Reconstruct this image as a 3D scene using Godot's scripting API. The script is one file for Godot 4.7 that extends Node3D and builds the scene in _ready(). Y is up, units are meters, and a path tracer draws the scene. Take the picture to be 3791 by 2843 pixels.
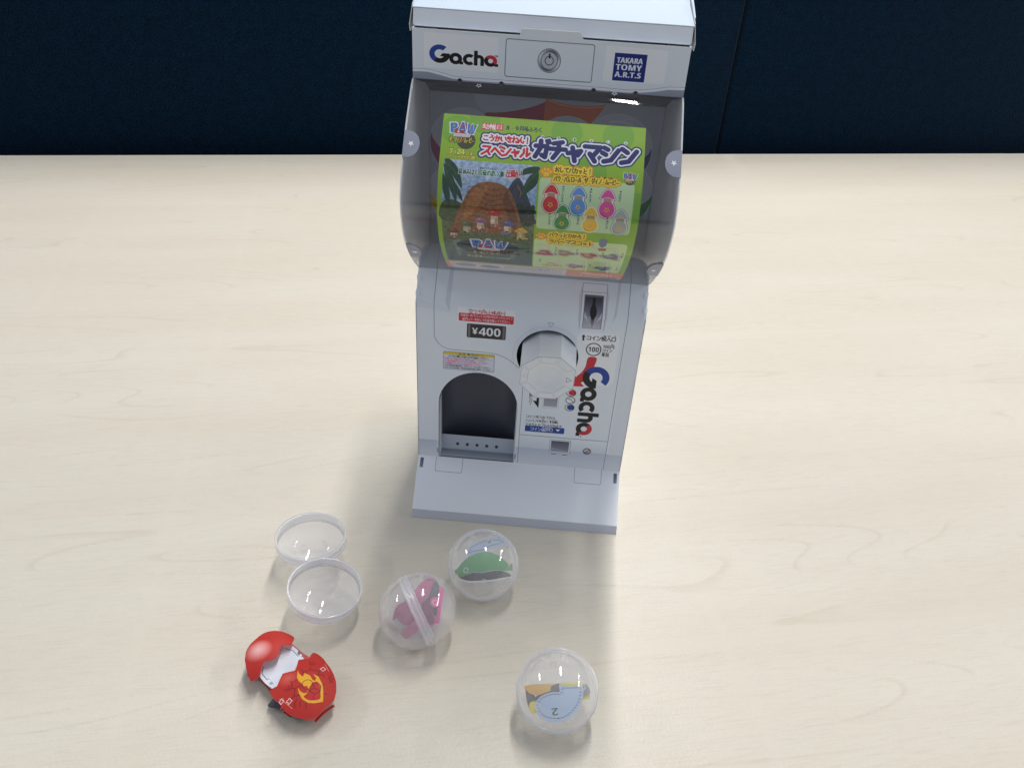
extends Node3D
# A paper capsule machine on a pale wooden table, with clear capsules and a red paper egg in front of it. Shapes are given in millimetres.

const U := 0.001
const CAM := Vector3(0, 0.4634, 0)
const PITCH := 34.94
const ROLL := 3.72
const TABLE_TURN := 11.216

var M := {}                       # materials
var WS := PackedVector2Array()    # window section: (height, depth) samples
var WL := PackedFloat32Array()    # length along it

func _ready():
	# ---- camera
	var p := deg_to_rad(PITCH)
	var q := deg_to_rad(ROLL)
	var cup := Vector3(0, cos(p), -sin(p))
	var cam := Camera3D.new()
	cam.name = "camera"
	cam.transform = Transform3D(Basis(Vector3.RIGHT * cos(q) + cup * sin(q), Vector3.RIGHT * -sin(q) + cup * cos(q), Vector3(0, sin(p), cos(p))), CAM)
	cam.fov = 51.2
	cam.near = 0.01
	cam.far = 60.0
	add_child(cam)
	cam.current = true
	# ---- environment: the even light that an office's ceiling and walls send back
	var env := Environment.new()
	env.background_mode = Environment.BG_COLOR
	env.background_color = Color(0.605, 0.63, 0.67)
	env.tonemap_mode = Environment.TONE_MAPPER_LINEAR
	env.tonemap_exposure = 1.0
	env.sdfgi_enabled = true
	env.ssao_enabled = true
	env.ssil_enabled = true
	var we := WorldEnvironment.new()
	we.name = "environment"
	we.environment = env
	add_child(we)
	# ---- lamps: rows of fluorescent tubes under the ceiling
	materials()
	ceiling_lamp(Vector3(0.23, 2.30, -1.12), 2.85, "white fluorescent ceiling lamp right above the toy machine")
	ceiling_lamp(Vector3(0.23, 2.30, -2.45), 3.4, "white fluorescent ceiling lamp behind the partition, straight beyond the machine")
	ceiling_lamp(Vector3(3.6, 2.30, -0.3), 2.6, "white fluorescent ceiling lamp far to the right, level with the machine")
	ceiling_lamp(Vector3(3.4, 2.30, -1.75), 3.8, "white fluorescent ceiling lamp at the far right, close to the partition")
	ceiling_lamp(Vector3(-3.2, 2.30, -1.0), 2.8, "white fluorescent ceiling lamp far to the left of the table")
	# ---- the setting
	section()
	var floor_mesh := box_mesh(Vector3(12000, 20, 12000))
	var fl := put(self, "floor", floor_mesh, [M.carpet])
	fl.position = Vector3(0, -0.72, 0)
	fl.set_meta("kind", "structure")
	build_table()
	build_partition()
	# ---- the objects
	build_machine()
	build_bowls()
	build_capsules()
	build_red_egg()

# ------------------------------------------------------------------ helpers: nodes and materials

func thing(called: String, label: String, category: String, at := Vector3.ZERO, group := "") -> Node3D:
	var o := Node3D.new()
	o.name = called
	add_child(o, true)
	o.position = at * U
	tag(o, label, category, group)
	return o

func tag(o: Node, label: String, category: String, group := "") -> void:
	o.set_meta("label", label)
	o.set_meta("category", category)
	if group:
		o.set_meta("group", group)

func put(parent: Node, called: String, mesh: Mesh, mats: Array) -> MeshInstance3D:
	var o := MeshInstance3D.new()
	o.name = called
	o.mesh = mesh
	for i in mesh.get_surface_count():
		o.set_surface_override_material(i, mats[mini(i, mats.size() - 1)])
	parent.add_child(o, true)
	return o

func mat(c: Color, rough := 0.5, spec := 0.5) -> StandardMaterial3D:
	var m := StandardMaterial3D.new()
	m.albedo_color = c
	m.roughness = rough
	m.metallic_specular = spec
	return m

func pane(c: Color, alpha: float, rough := 0.05, spec := 0.5) -> StandardMaterial3D:
	var m := mat(Color(c.r, c.g, c.b, alpha), rough, spec)
	m.transparency = BaseMaterial3D.TRANSPARENCY_ALPHA
	m.cull_mode = BaseMaterial3D.CULL_DISABLED
	return m

func printed(cv: Canvas, rough := 0.42) -> StandardMaterial3D:
	var m := mat(Color.WHITE, rough, 0.45)
	m.albedo_texture = cv.texture()
	m.texture_repeat = false
	return m

func noise_tex(freq: float, size: int, as_normal: bool, strength := 4.0, sd := 3) -> NoiseTexture2D:
	var n := FastNoiseLite.new()
	n.noise_type = FastNoiseLite.TYPE_SIMPLEX_SMOOTH
	n.frequency = freq
	n.seed = sd
	n.fractal_octaves = 3
	var t := NoiseTexture2D.new()
	t.width = size
	t.height = size
	t.seamless = true
	t.noise = n
	t.as_normal_map = as_normal
	t.bump_strength = strength
	return t

func materials() -> void:
	M.paper = mat(Color(0.925, 0.948, 0.98), 0.42, 0.45)
	M.paper_back = mat(Color(0.78, 0.79, 0.80), 0.8, 0.2)
	M.grey_inside = mat(Color(0.86, 0.865, 0.88), 0.75, 0.25)
	M.window = pane(Color(0.50, 0.51, 0.53), 0.05, 0.03, 0.5)
	M.clear = pane(Color(0.97, 0.97, 0.985), 0.125, 0.04, 0.5)
	M.bowl = pane(Color(0.97, 0.97, 0.985), 0.24, 0.05, 0.5)
	M.frosted = pane(Color(0.96, 0.96, 0.985), 0.29, 0.14, 0.5)
	M.mould = pane(Color(0.97, 0.98, 0.98), 0.55, 0.10, 0.7)
	M.carpet = mat(Color(0.20, 0.20, 0.21), 0.95, 0.2)
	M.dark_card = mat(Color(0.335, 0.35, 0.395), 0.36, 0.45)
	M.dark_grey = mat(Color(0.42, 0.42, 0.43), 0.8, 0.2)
	M.pink = mat(Color(0.74, 0.33, 0.53), 0.4, 0.45)
	M.pink_pale = mat(Color(0.76, 0.42, 0.57), 0.4, 0.45)
	M.pink_hot = mat(Color(0.93, 0.25, 0.62), 0.35, 0.5)
	M.maroon = mat(Color(0.55, 0.20, 0.40), 0.45, 0.4)
	M.grey_card = mat(Color(0.36, 0.37, 0.40), 0.6, 0.3)
	M.green = mat(Color(0.20, 0.60, 0.27), 0.38, 0.45)
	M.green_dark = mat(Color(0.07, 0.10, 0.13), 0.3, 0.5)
	M.yellow = mat(Color(0.93, 0.86, 0.12), 0.42, 0.45)
	M.ochre = mat(Color(0.88, 0.68, 0.20), 0.42, 0.45)
	M.lilac_grey = mat(Color(0.56, 0.56, 0.62), 0.5, 0.4)
	M.blue_edge = mat(Color(0.72, 0.78, 0.88), 0.5, 0.4)
	M.red_edge = mat(Color(0.80, 0.42, 0.40), 0.6, 0.3)
	M.star = mat(Color(0.95, 0.96, 0.98), 0.4, 0.4)
	M.tab = mat(Color(0.60, 0.62, 0.68), 0.45, 0.4)
	M.housing = mat(Color(0.85, 0.85, 0.84), 0.4)
	M.tube = mat(Color(1, 1, 1), 0.4)
	M.tube.emission_enabled = true
	M.tube.emission = Color(1.0, 0.99, 0.97)
	M.tube.emission_energy_multiplier = 4.0

# ------------------------------------------------------------------ helpers: meshes

func box_mesh(size: Vector3) -> BoxMesh:
	var b := BoxMesh.new()
	b.size = size * U
	return b

func tri(st: SurfaceTool, a: Vector3, b: Vector3, c: Vector3, ua := Vector2.ZERO, ub := Vector2.ZERO, uc := Vector2.ZERO) -> void:
	st.set_uv(ua)
	st.set_uv2(ua)
	st.add_vertex(a * U)
	st.set_uv(ub)
	st.set_uv2(ub)
	st.add_vertex(b * U)
	st.set_uv(uc)
	st.set_uv2(uc)
	st.add_vertex(c * U)

func begin() -> SurfaceTool:
	var st := SurfaceTool.new()
	st.begin(Mesh.PRIMITIVE_TRIANGLES)
	return st

func tess(outline: PackedVector2Array, holes: Array, cell: float) -> PackedVector2Array:
	var lo := outline[0]
	var hi := outline[0]
	for v in outline:
		lo = lo.min(v)
		hi = hi.max(v)
	var out := PackedVector2Array()
	var nx := maxi(1, ceili((hi.x - lo.x) / cell))
	var ny := maxi(1, ceili((hi.y - lo.y) / cell))
	for i in nx:
		for j in ny:
			var a := lo + Vector2(i, j) * cell
			var sq := PackedVector2Array([a, a + Vector2(cell, 0), a + Vector2(cell, cell), a + Vector2(0, cell)])
			var bits: Array = Geometry2D.intersect_polygons(sq, outline)
			for h in holes:
				var next := []
				for b in bits:
					next.append_array(Geometry2D.clip_polygons(b, h))
				bits = next
			for b in bits:
				if b.size() < 3:
					continue
				for k in Geometry2D.triangulate_polygon(b):
					out.append(b[k])
	return out

# A sheet of card: outline and holes in flat (x, y), laid out by map(point, depth); surface 0 is the printed face, surface 1 the back and the cut edges.
func card_mesh(outline: PackedVector2Array, holes: Array, cell: float, map: Callable, thick: float, uvo := Vector2.ZERO, uvs := Vector2.ONE) -> ArrayMesh:
	var t := tess(outline, holes, cell)
	var f := begin()
	var r := begin()
	r.set_smooth_group(-1)
	for i in range(0, t.size(), 3):
		var pa: Vector2 = t[i]
		var pb: Vector2 = t[i + 1]
		var pc: Vector2 = t[i + 2]
		var a: Vector3 = map.call(pa, 0.0)
		var b: Vector3 = map.call(pb, 0.0)
		var c: Vector3 = map.call(pc, 0.0)
		var inward: Vector3 = map.call(pa, 1.0) - a
		if (b - a).cross(c - a).dot(inward) < 0.0:
			var s := pb
			pb = pc
			pc = s
			var w := b
			b = c
			c = w
		tri(f, a, b, c, (pa - uvo) / uvs, (pb - uvo) / uvs, (pc - uvo) / uvs)
		tri(r, map.call(pa, thick), map.call(pc, thick), map.call(pb, thick))
	for loop in [outline] + holes:
		var n: int = loop.size()
		for i in n:
			var a2: Vector2 = loop[i]
			var b2: Vector2 = loop[(i + 1) % n]
			var parts := maxi(1, ceili(a2.distance_to(b2) / cell))
			for k in parts:
				var s0 := a2.lerp(b2, float(k) / parts)
				var s1 := a2.lerp(b2, float(k + 1) / parts)
				var e0: Vector3 = map.call(s0, 0.0)
				var e1: Vector3 = map.call(s1, 0.0)
				var e2: Vector3 = map.call(s1, thick)
				var e3: Vector3 = map.call(s0, thick)
				tri(r, e0, e1, e2)
				tri(r, e0, e2, e3)
	f.generate_normals()
	r.generate_normals()
	var mesh := f.commit()
	r.commit(mesh)
	return mesh

func lathe(st: SurfaceTool, prof: PackedVector2Array, seg := 64, closed := false) -> void:
	var n := prof.size() if closed else prof.size() - 1
	for i in n:
		var a := prof[i]
		var b := prof[(i + 1) % prof.size()]
		for k in seg:
			var t0 := TAU * k / seg
			var t1 := TAU * (k + 1) / seg
			var a0 := Vector3(a.x * cos(t0), a.y, a.x * sin(t0))
			var a1 := Vector3(a.x * cos(t1), a.y, a.x * sin(t1))
			var b0 := Vector3(b.x * cos(t0), b.y, b.x * sin(t0))
			var b1 := Vector3(b.x * cos(t1), b.y, b.x * sin(t1))
			if a.x > 0.001:
				tri(st, a0, b0, a1)
			if b.x > 0.001:
				tri(st, a1, b0, b1)

func lathe_mesh(prof: PackedVector2Array, seg := 64, closed := false) -> ArrayMesh:
	var st := begin()
	lathe(st, prof, seg, closed)
	st.generate_normals()
	return st.commit()

func ring_mesh(r: float, tube: float) -> TorusMesh:
	var t := TorusMesh.new()
	t.inner_radius = (r - tube) * U
	t.outer_radius = (r + tube) * U
	t.rings = 24
	t.ring_segments = 8
	return t

func rounded(x0: float, y0: float, x1: float, y1: float, r: float, n := 5) -> PackedVector2Array:
	var out := PackedVector2Array()
	var cs := [Vector2(x1 - r, y1 - r), Vector2(x0 + r, y1 - r), Vector2(x0 + r, y0 + r), Vector2(x1 - r, y0 + r)]
	for i in 4:
		for k in n + 1:
			out.append(cs[i] + Vector2.from_angle(PI / 2 * (i + float(k) / n)) * r)
	return out

func circle(c: Vector2, r: float, n := 40) -> PackedVector2Array:
	var out := PackedVector2Array()
	for k in n:
		out.append(c + Vector2.from_angle(TAU * k / n) * r)
	return out

func star(c: Vector2, r: float, inner := 0.42) -> PackedVector2Array:
	var out := PackedVector2Array()
	for k in 10:
		out.append(c + Vector2.from_angle(PI / 2 + PI * k / 5) * (r if k % 2 == 0 else r * inner))
	return out

func pts(s: String) -> PackedVector2Array:
	var out := PackedVector2Array()
	for w in s.split(" ", false):
		var xy := w.split(",")
		out.append(Vector2(float(xy[0]), float(xy[1])))
	return out

func smooth(poly: PackedVector2Array, n := 4) -> PackedVector2Array:
	var out := PackedVector2Array()
	var c := poly.size()
	for i in c:
		for k in n:
			out.append(poly[i].cubic_interpolate(poly[(i + 1) % c], poly[(i + c - 1) % c], poly[(i + 2) % c], float(k) / n))
	return out

# ------------------------------------------------------------------ lamps, table, partition

func ceiling_lamp(at: Vector3, energy: float, label: String) -> void:
	var o := thing("ceiling_lamp", label, "lamp", at / U, "fluorescent lamps under the ceiling")
	put(o, "housing", box_mesh(Vector3(160, 50, 1300)), [M.housing]).position.y = 0.06
	var c := CylinderMesh.new()
	c.top_radius = 0.015
	c.bottom_radius = 0.015
	c.height = 1.2
	for s in [-1, 1]:
		var t := put(o, "tube", c, [M.tube])
		t.rotation.x = PI / 2
		t.position = Vector3(0.035 * s, 0.012, 0)
	var l := AreaLight3D.new()
	l.name = "lamp_light"
	l.area_size = Vector2(0.11, 1.2)
	l.area_normalize_energy = true
	l.light_energy = energy
	l.light_color = Color(1.0, 0.985, 0.965)
	l.shadow_enabled = true
	l.rotation.x = -PI / 2
	l.position = at + Vector3(0, -0.01, 0)
	add_child(l, true)

func build_table() -> void:
	var w := 2048
	var h := 1280
	var im := Image.create_empty(w, h, false, Image.FORMAT_RGB8)
	var n := FastNoiseLite.new()
	n.seed = 11
	n.frequency = 1.0
	n.fractal_octaves = 3
	var broad := FastNoiseLite.new()
	broad.seed = 5
	broad.frequency = 1.0
	broad.fractal_octaves = 2
	var base := Color(0.850, 0.824, 0.772)
	var dark := Color(0.70, 0.655, 0.575)
	var pale := Color(0.862, 0.842, 0.796)
	for j in h:
		var z := j * 1600.0 / h
		for i in w:
			var x := i * 2600.0 / w
			# figure: long cathedral bands, made where a slowly bent height field crosses fixed levels
			var bend := broad.get_noise_2d(x * 0.0010, z * 0.0085) * 4.6
			var rings := fposmod(z * 0.015 + bend, 1.0)
			var line := smoothstep(0.86, 1.0, rings) * (1.0 - smoothstep(0.985, 1.0, rings))
			var keep := smoothstep(-0.05, 0.35, broad.get_noise_2d(x * 0.0031 + 40.0, z * 0.016))
			var grain := n.get_noise_2d(x * 0.006, z * 0.22)
			var tone := broad.get_noise_2d(x * 0.0023 + 9.0, z * 0.012 + 71.0)
			var c := base.lerp(pale, clampf(0.5 + tone * 0.8, 0.0, 1.0))
			c = c.lerp(dark, clampf(line * keep * 0.19 + maxf(grain, 0.0) * 0.07, 0.0, 0.6))
			im.set_pixel(i, j, c)
	var m := mat(Color.WHITE, 0.36, 0.38)
	var fib := FastNoiseLite.new()
	fib.seed = 3
	fib.frequency = 1.0
	fib.fractal_octaves = 2
	var speck := Image.create_empty(512, 512, false, Image.FORMAT_RGB8)
	var rng := RandomNumberGenerator.new()
	rng.seed = 8
	for j in 512:
		for i in 512:
			var e := smoothstep(0.0, 1.0, minf(minf(i, 511 - i), minf(j, 511 - j)) / 24.0)
			var v := 0.985 + rng.randf_range(-0.018, 0.012) - 0.05 * e * maxf(0.0, fib.get_noise_2d(i * 0.012, j * 0.31) - 0.08)
			speck.set_pixel(i, j, Color(v, v * 0.997, v * 0.99))
	m.albedo_texture = ImageTexture.create_from_image(speck)
	m.detail_enabled = true
	m.detail_albedo = ImageTexture.create_from_image(im)
	m.detail_uv_layer = BaseMaterial3D.DETAIL_UV_2
	m.detail_blend_mode = BaseMaterial3D.BLEND_MODE_MUL
	m.normal_enabled = true
	m.normal_texture = noise_tex(0.14, 512, true, 5.0)
	m.normal_scale = 0.05
	m.uv1_scale = Vector3(13.0, 8.0, 1.0)
	M.table = m
	var o := thing("table", "pale birch-veneer table top that carries the toy machine and the capsules", "table", Vector3(65, 0, -1365.6))
	o.rotation.y = deg_to_rad(TABLE_TURN)
	var st := begin()
	st.set_smooth_group(-1)
	var a := Vector3(-1300, 0, 1)
	var b := Vector3(1300, 0, 1)
	var c2 := Vector3(1300, 0, 1600)
	var d := Vector3(-1300, 0, 1600)
	tri(st, a, b, c2, Vector2(0, 0), Vector2(1, 0), Vector2(1, 1))
	tri(st, a, c2, d, Vector2(0, 0), Vector2(1, 1), Vector2(0, 1))
	var dn := Vector3(0, -28, 0)
	tri(st, a + dn, c2 + dn, b + dn)
	tri(st, a + dn, d + dn, c2 + dn)
	tri(st, d, c2, c2 + dn)
	tri(st, d, c2 + dn, d + dn)
	tri(st, a, a + dn, b + dn)
	tri(st, a, b + dn, b)
	tri(st, a, d, d + dn)
	tri(st, a, d + dn, a + dn)
	tri(st, b, c2 + dn, c2)
	tri(st, b, b + dn, c2 + dn)
	st.generate_normals()
	put(o, "table_top", st.commit(), [m])
	var band := put(o, "edge_band", box_mesh(Vector3(2600, 26.6, 1.6)), [mat(Color(0.83, 0.80, 0.74), 0.4)])
	band.position = Vector3(0, -14.1, 0.1) * U
	for s in [-1, 1]:
		var leg := put(o, "leg", box_mesh(Vector3(50, 682, 1300)), [mat(Color(0.75, 0.74, 0.72), 0.5)])
		leg.position = Vector3(1230 * s, -369.2, 800) * U

func build_partition() -> void:
	var im := Image.create_empty(512, 512, false, Image.FORMAT_RGB8)
	var rng := RandomNumberGenerator.new()
	rng.seed = 77
	var n := FastNoiseLite.new()
	n.seed = 21
	n.frequency = 0.03
	for j in 512:
		for i in 512:
			var weave := 0.10 * sin(TAU * i / 4.0) * sin(TAU * j / 4.0)
			var v := 1.0 + weave + rng.randf_range(-0.2, 0.2) + 0.14 * n.get_noise_2d(i, j) + 0.55 * n.get_noise_2d(i * 6.0, j * 6.0 + 900.0)
			im.set_pixel(i, j, Color(0.036 * v, 0.118 * v, 0.188 * v))
	var m := mat(Color.WHITE, 0.95, 0.1)
	m.rim_enabled = true
	m.rim = 0.12
	m.rim_tint = 0.0
	m.albedo_texture = ImageTexture.create_from_image(im)
	m.uv1_triplanar = true
	m.uv1_scale = Vector3(3.2, 3.2, 3.2)
	m.normal_enabled = true
	m.normal_texture = noise_tex(0.30, 512, true, 3.0, 9)
	m.normal_scale = 0.25
	var base := Transform3D(Basis(Vector3.UP, deg_to_rad(TABLE_TURN)), Vector3(65, 0, -1365.6) * U)
	for k in 2:
		var label: String = ["navy fabric partition panel behind the table, left of the seam", "navy fabric partition panel behind the table, right of the seam"][k]
		var o := thing("partition_panel", label, "partition", Vector3.ZERO, "navy office partition panels")
		var x0 := -1500.0 if k == 0 else 298.5
		var x1 := 294.5 if k == 0 else 1500.0
		var sec := rounded(x0, -70.0, x1, -40.0, 4.0, 3)
		var st := begin()
		var c := sec.size()
		var s2 := begin()
		s2.set_smooth_group(-1)
		for i in c:
			var a := sec[i]
			var b := sec[(i + 1) % c]
			tri(st, Vector3(a.x, -680, a.y), Vector3(a.x, 300, a.y), Vector3(b.x, 300, b.y))
			tri(st, Vector3(a.x, -680, a.y), Vector3(b.x, 300, b.y), Vector3(b.x, -680, b.y))
		for i in range(1, c - 1):
			tri(s2, Vector3(sec[0].x, 300, sec[0].y), Vector3(sec[i].x, 300, sec[i].y), Vector3(sec[i + 1].x, 300, sec[i + 1].y))
		st.generate_normals()
		s2.generate_normals()
		var mesh := st.commit()
		s2.commit(mesh)
		put(o, "fabric_face", mesh, [m])
		var foot := put(o, "foot", box_mesh(Vector3(60, 30, 400)), [mat(Color(0.2, 0.2, 0.2), 0.5)])
		foot.position = Vector3((x0 + x1) / 2, -695, -55) * U
		o.transform = base
# ------------------------------------------------------------------ lettering: each sign as pen strokes on a 10 by 10 grid, two digits a point (across, down)

const PEN := {
	"ア": "118163 534628", "イ": "714415 5359", "ウ": "5052 2224 22827649", "エ": "1282 5258 0898", "オ": "0393 606958 6318", "カ": "13837958 404419", "ク": "3014 32827639",
	"コ": "128288 1888", "サ": "0393 3036 707549", "シ": "1132 0425 195892", "ス": "11816509 5589", "セ": "049376 303888", "タ": "3014 32827639 3567", "チ": "7021 0494 515529",
	"ツ": "1225 4254 826739", "ト": "3039 3468", "ノ": "806519", "ハ": "322609 627699", "ヒ": "202898 2482", "フ": "11817639", "ヘ": "063298", "マ": "019156 3569", "ム": "401897 6499",
	"ヤ": "049275 3059", "ラ": "1181 14847739", "ル": "313509 606895", "レ": "202994", "ロ": "1181881811", "ン": "1143 195892", "ー": "0595", "・": "4555",
	"い": "121738 7296", "う": "3061 1453857749", "お": "0363 3038181755868869 7193", "か": "03636749 303419 7295", "き": "1272 1474 3067 274979", "く": "702479", "こ": "2272 173888",
	"さ": "0383 4076 274979", "し": "20285986", "す": "0292 50563634555739", "せ": "0494 7176 313888", "た": "0272 3019 5484 576898", "ち": "0282 402564867839", "つ": "0362957838",
	"て": "0291534679", "と": "2045 83262889", "な": "0262 3016 7183 646849385799", "に": "1019 4282 475898", "ね": "2029 033308 0843729498696799", "の": "5138171441829579",
	"は": "1019 4292 707859485799", "ひ": "0141253868747195", "ふ": "406244674938 2508 8598", "ま": "1282 1575 5058292789", "み": "115128072597 7469", "や": "0593957746 4052 3059", "ゆ": "1217 174283856645 6059",
	"ら": "3051 222664867839", "る": "21711664967948", "れ": "2029 033308 0843626898", "ろ": "21711664967949", "を": "0282 40155466 83363889", "ん": "500944588996", "。": "1728392817",
	"！": "5056 5859", "!": "5056 5859", "(": "602469", ")": "407549", "〈": "602569", "〉": "307539",
	"月": "202619 208089 2383 2686", "号": "2070732320 0595 3527877959", "日": "2080892920 2484", "金": "5004 5094 2474 1676 5459 0999 2738 8768", "公": "3104 6194 441988 6699",
	"開": "0009 0040 4044 0242 0444 9099 9050 5054 5292 5494 2666 2878 3639 6669", "夏": "0090 2272762622 2474 3608 477719 3799", "休": "3015 2329 4393 6069 6338 6398",
	"恐": "0040 2024 0444 5080 5054 8084 0618 36397977 5566 8698", "竜": "5051 1181 3234 7273 0494 2575782825 2777 545998", "島": "5041 2171742421 2272 2696 2426 969989 161969 3638",
	"出": "5059 20248480 15199995", "動": "4010 0141 2129 0353560603 0454 0757 0858 53939879 707559", "幼": "300334 420747 3558 53939879 707559", "稚": "3011 0343 2129 2306 2346 6044 5359 8082 5393 5595 5797 5999 7379",
	"園": "0090990900 2272 5153 1484 3565663735 5768 4729", "空": "5051 03019193 4225 6284 2676 5659 1999", "防": "0009 0040234526 6061 4393 636649 65958979", "止": "5059 5494 2429 0999",
	"機": "2029 0343 2306 2345 5043 4354 8074 7585 4696 5659 6069 9899", "能": "302242 4153 1419 144449 1646 1747 60649493 9162 65699998 9667", "付": "3004 2329 4393 808978 5466", "回": "1181881811 3464663634",
	"返": "4191 414437 448448 5588 1122 052508 072999", "却": "0141 0343 2026 250848 6069 60909585", "取": "0050 1018 4049 1343 1545 0848 529259 6399", "注": "1021 0314 0926 5061 3292 3595 6269 3999",
	"意": "5051 1181 3233 0393 2474762624 2575 1708 3739 6979 8798", "購": "0040460600 0242 0444 1609 3649 5191 5393 6064 8084 5595 5559 9599 5797 7459", "入": "405309 5399",
	"前": "2032 7062 0393 1519 154549 1747 6568 8589", "必": "1408 323888 8019 4152 8496", "読": "0141 0343 0545 0747490907 7073 5191 6383 5455 5595 6659 868999", "投": "2029 0343 0635 505344 50808394 458549 5699",
	"口": "1181881811", "円": "1119 11818988 1585 5155", "専": "0191 5056 2272752522 2474 0696 666959 2738", "用": "212619 218189 2383 2686 5159", "右": "0292 402509 3585893935",
	"転": "0141 0343460603 2029 0747 0545 6191 5494 645898 8699", "物": "2029 0343 0635 5044 53939879 6347 7348", "品": "2272742422 0545493905 5595995955", "小": "505949 2407 6497", "子": "1181 815559 0494",
}
const VOICED := {"ガ": "カ", "ザ": "サ", "ダ": "タ", "ド": "ト", "ビ": "ヒ", "ブ": "フ", "バ": "ハ", "が": "か", "だ": "た", "で": "て", "ば": "は", "ず": "す", "ぎ": "き"}
const RINGED := {"パ": "ハ", "ペ": "ヘ", "プ": "フ", "ぱ": "は"}
const SMALL := {"ャ": "ヤ", "ッ": "ツ", "ェ": "エ", "ゅ": "ゆ", "っ": "つ", "ょ": "よ", "ィ": "イ"}

# A printed sheet: a picture with millimetre coordinates, drawn with polygons and pen strokes.
class Canvas:
	var im: Image
	var k: float
	var x0: float
	var y0: float
	var f: float
	var font_b: SystemFont

	func _init(w: float, h: float, kk: float, xx: float, yy: float, ff: float, bg: Color) -> void:
		k = kk
		x0 = xx
		y0 = yy
		f = ff
		im = Image.create_empty(ceili(w * k), ceili(h * k), false, Image.FORMAT_RGB8)
		im.fill(bg)
		font_b = SystemFont.new()
		font_b.font_names = PackedStringArray(["Droid Sans"])
		font_b.font_weight = 700

	func texture() -> ImageTexture:
		return ImageTexture.create_from_image(im)

	func at(p: Vector2) -> Vector2:
		return Vector2((p.x - x0) * k, (p.y - y0) * k * f)

	func dot(x: int, y: int, c: Color, a: float) -> void:
		if a >= 0.996:
			im.set_pixel(x, y, c)
		elif a > 0.004:
			im.set_pixel(x, y, im.get_pixel(x, y).lerp(c, a))

	func poly(p: PackedVector2Array, c: Color) -> void:
		loops([p], c)

	func loops(list: Array, c: Color) -> void:
		var edges := []
		var lo := Vector2(INF, INF)
		var hi := -lo
		for p in list:
			var prev := at(p[p.size() - 1])
			for v in p:
				var w := at(v)
				edges.append([prev, w])
				lo = lo.min(w)
				hi = hi.max(w)
				prev = w
		var xa := clampi(floori(lo.x), 0, im.get_width() - 1)
		var xb := clampi(ceili(hi.x), 0, im.get_width() - 1)
		var cover := PackedFloat32Array()
		cover.resize(xb - xa + 2)
		for y in range(maxi(0, floori(lo.y)), mini(im.get_height(), ceili(hi.y))):
			cover.fill(0.0)
			for sub in 4:
				var yy := y + (sub + 0.5) / 4.0
				var xs := PackedFloat32Array()
				for e in edges:
					var a: Vector2 = e[0]
					var b: Vector2 = e[1]
					if (a.y <= yy) != (b.y <= yy):
						xs.append(a.x + (b.x - a.x) * (yy - a.y) / (b.y - a.y))
				xs.sort()
				for i in range(0, xs.size() - 1, 2):
					var u := clampf(xs[i], xa, xb + 1)
					var v := clampf(xs[i + 1], xa, xb + 1)
					var iu := floori(u)
					var iv := floori(v)
					if iu == iv:
						cover[iu - xa] += (v - u) * 0.25
						continue
					cover[iu - xa] += (iu + 1 - u) * 0.25
					for x in range(iu + 1, iv):
						cover[x - xa] += 0.25
					if iv - xa < cover.size():
						cover[iv - xa] += (v - iv) * 0.25
			for x in range(xa, xb + 1):
				var cv := cover[x - xa]
				if cv > 0.0:
					dot(x, y, c, minf(cv, 1.0) * c.a)

	func seg(a: Vector2, b: Vector2, w: float, c: Color) -> void:
		var p := at(a)
		var q := at(b)
		var r := w * k / 2.0
		var d := q - p
		var l2 := maxf(d.length_squared(), 1e-6)
		for y in range(maxi(0, floori(minf(p.y, q.y) - r - 1)), mini(im.get_height(), ceili(maxf(p.y, q.y) + r + 1))):
			for x in range(maxi(0, floori(minf(p.x, q.x) - r - 1)), mini(im.get_width(), ceili(maxf(p.x, q.x) + r + 1))):
				var v := Vector2(x + 0.5, y + 0.5)
				var t := clampf((v - p).dot(d) / l2, 0.0, 1.0)
				var cv := r + 0.5 - v.distance_to(p + d * t)
				if cv > 0.0:
					dot(x, y, c, minf(cv, 1.0) * minf(1.0, r * 2.0) * c.a)

	func line(p: PackedVector2Array, w: float, c: Color, closed := false) -> void:
		for i in p.size() - (0 if closed else 1):
			seg(p[i], p[(i + 1) % p.size()], w, c)

	func disc(o: Vector2, r: float, c: Color) -> void:
		seg(o, o, r * 2.0, c)

	func oval(o: Vector2, rx: float, ry: float, c: Color, n := 36) -> void:
		var p := PackedVector2Array()
		for i in n:
			p.append(o + Vector2(cos(TAU * i / n) * rx, sin(TAU * i / n) * ry))
		poly(p, c)

	func fade(x: float, y: float, w: float, h: float, a: Color, b: Color) -> void:
		var p := at(Vector2(x, y))
		var q := at(Vector2(x + w, y + h))
		var n := absi(int(q.y) - int(p.y))
		for i in n:
			var t := float(i) / maxi(1, n - 1)
			var yy := int(p.y) + (i if q.y > p.y else -1 - i)
			for xx in range(maxi(0, int(p.x)), mini(im.get_width(), int(q.x))):
				if yy >= 0 and yy < im.get_height():
					var c := a.lerp(b, t)
					dot(xx, yy, Color(c.r, c.g, c.b), c.a)

	# Japanese lettering: top left corner, width and height of a cell, pen width.
	func text(s: String, x: float, y: float, cw: float, ch: float, pen: float, c: Color, down := false) -> void:
		var o := Vector2(x, y)
		for one in s:
			if one != " " and one != "　":
				sign_at(one, o, cw, ch, pen, c, down)
			if down:
				o.y += f * ch * 1.06
			else:
				o.x += cw * 1.06

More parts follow.
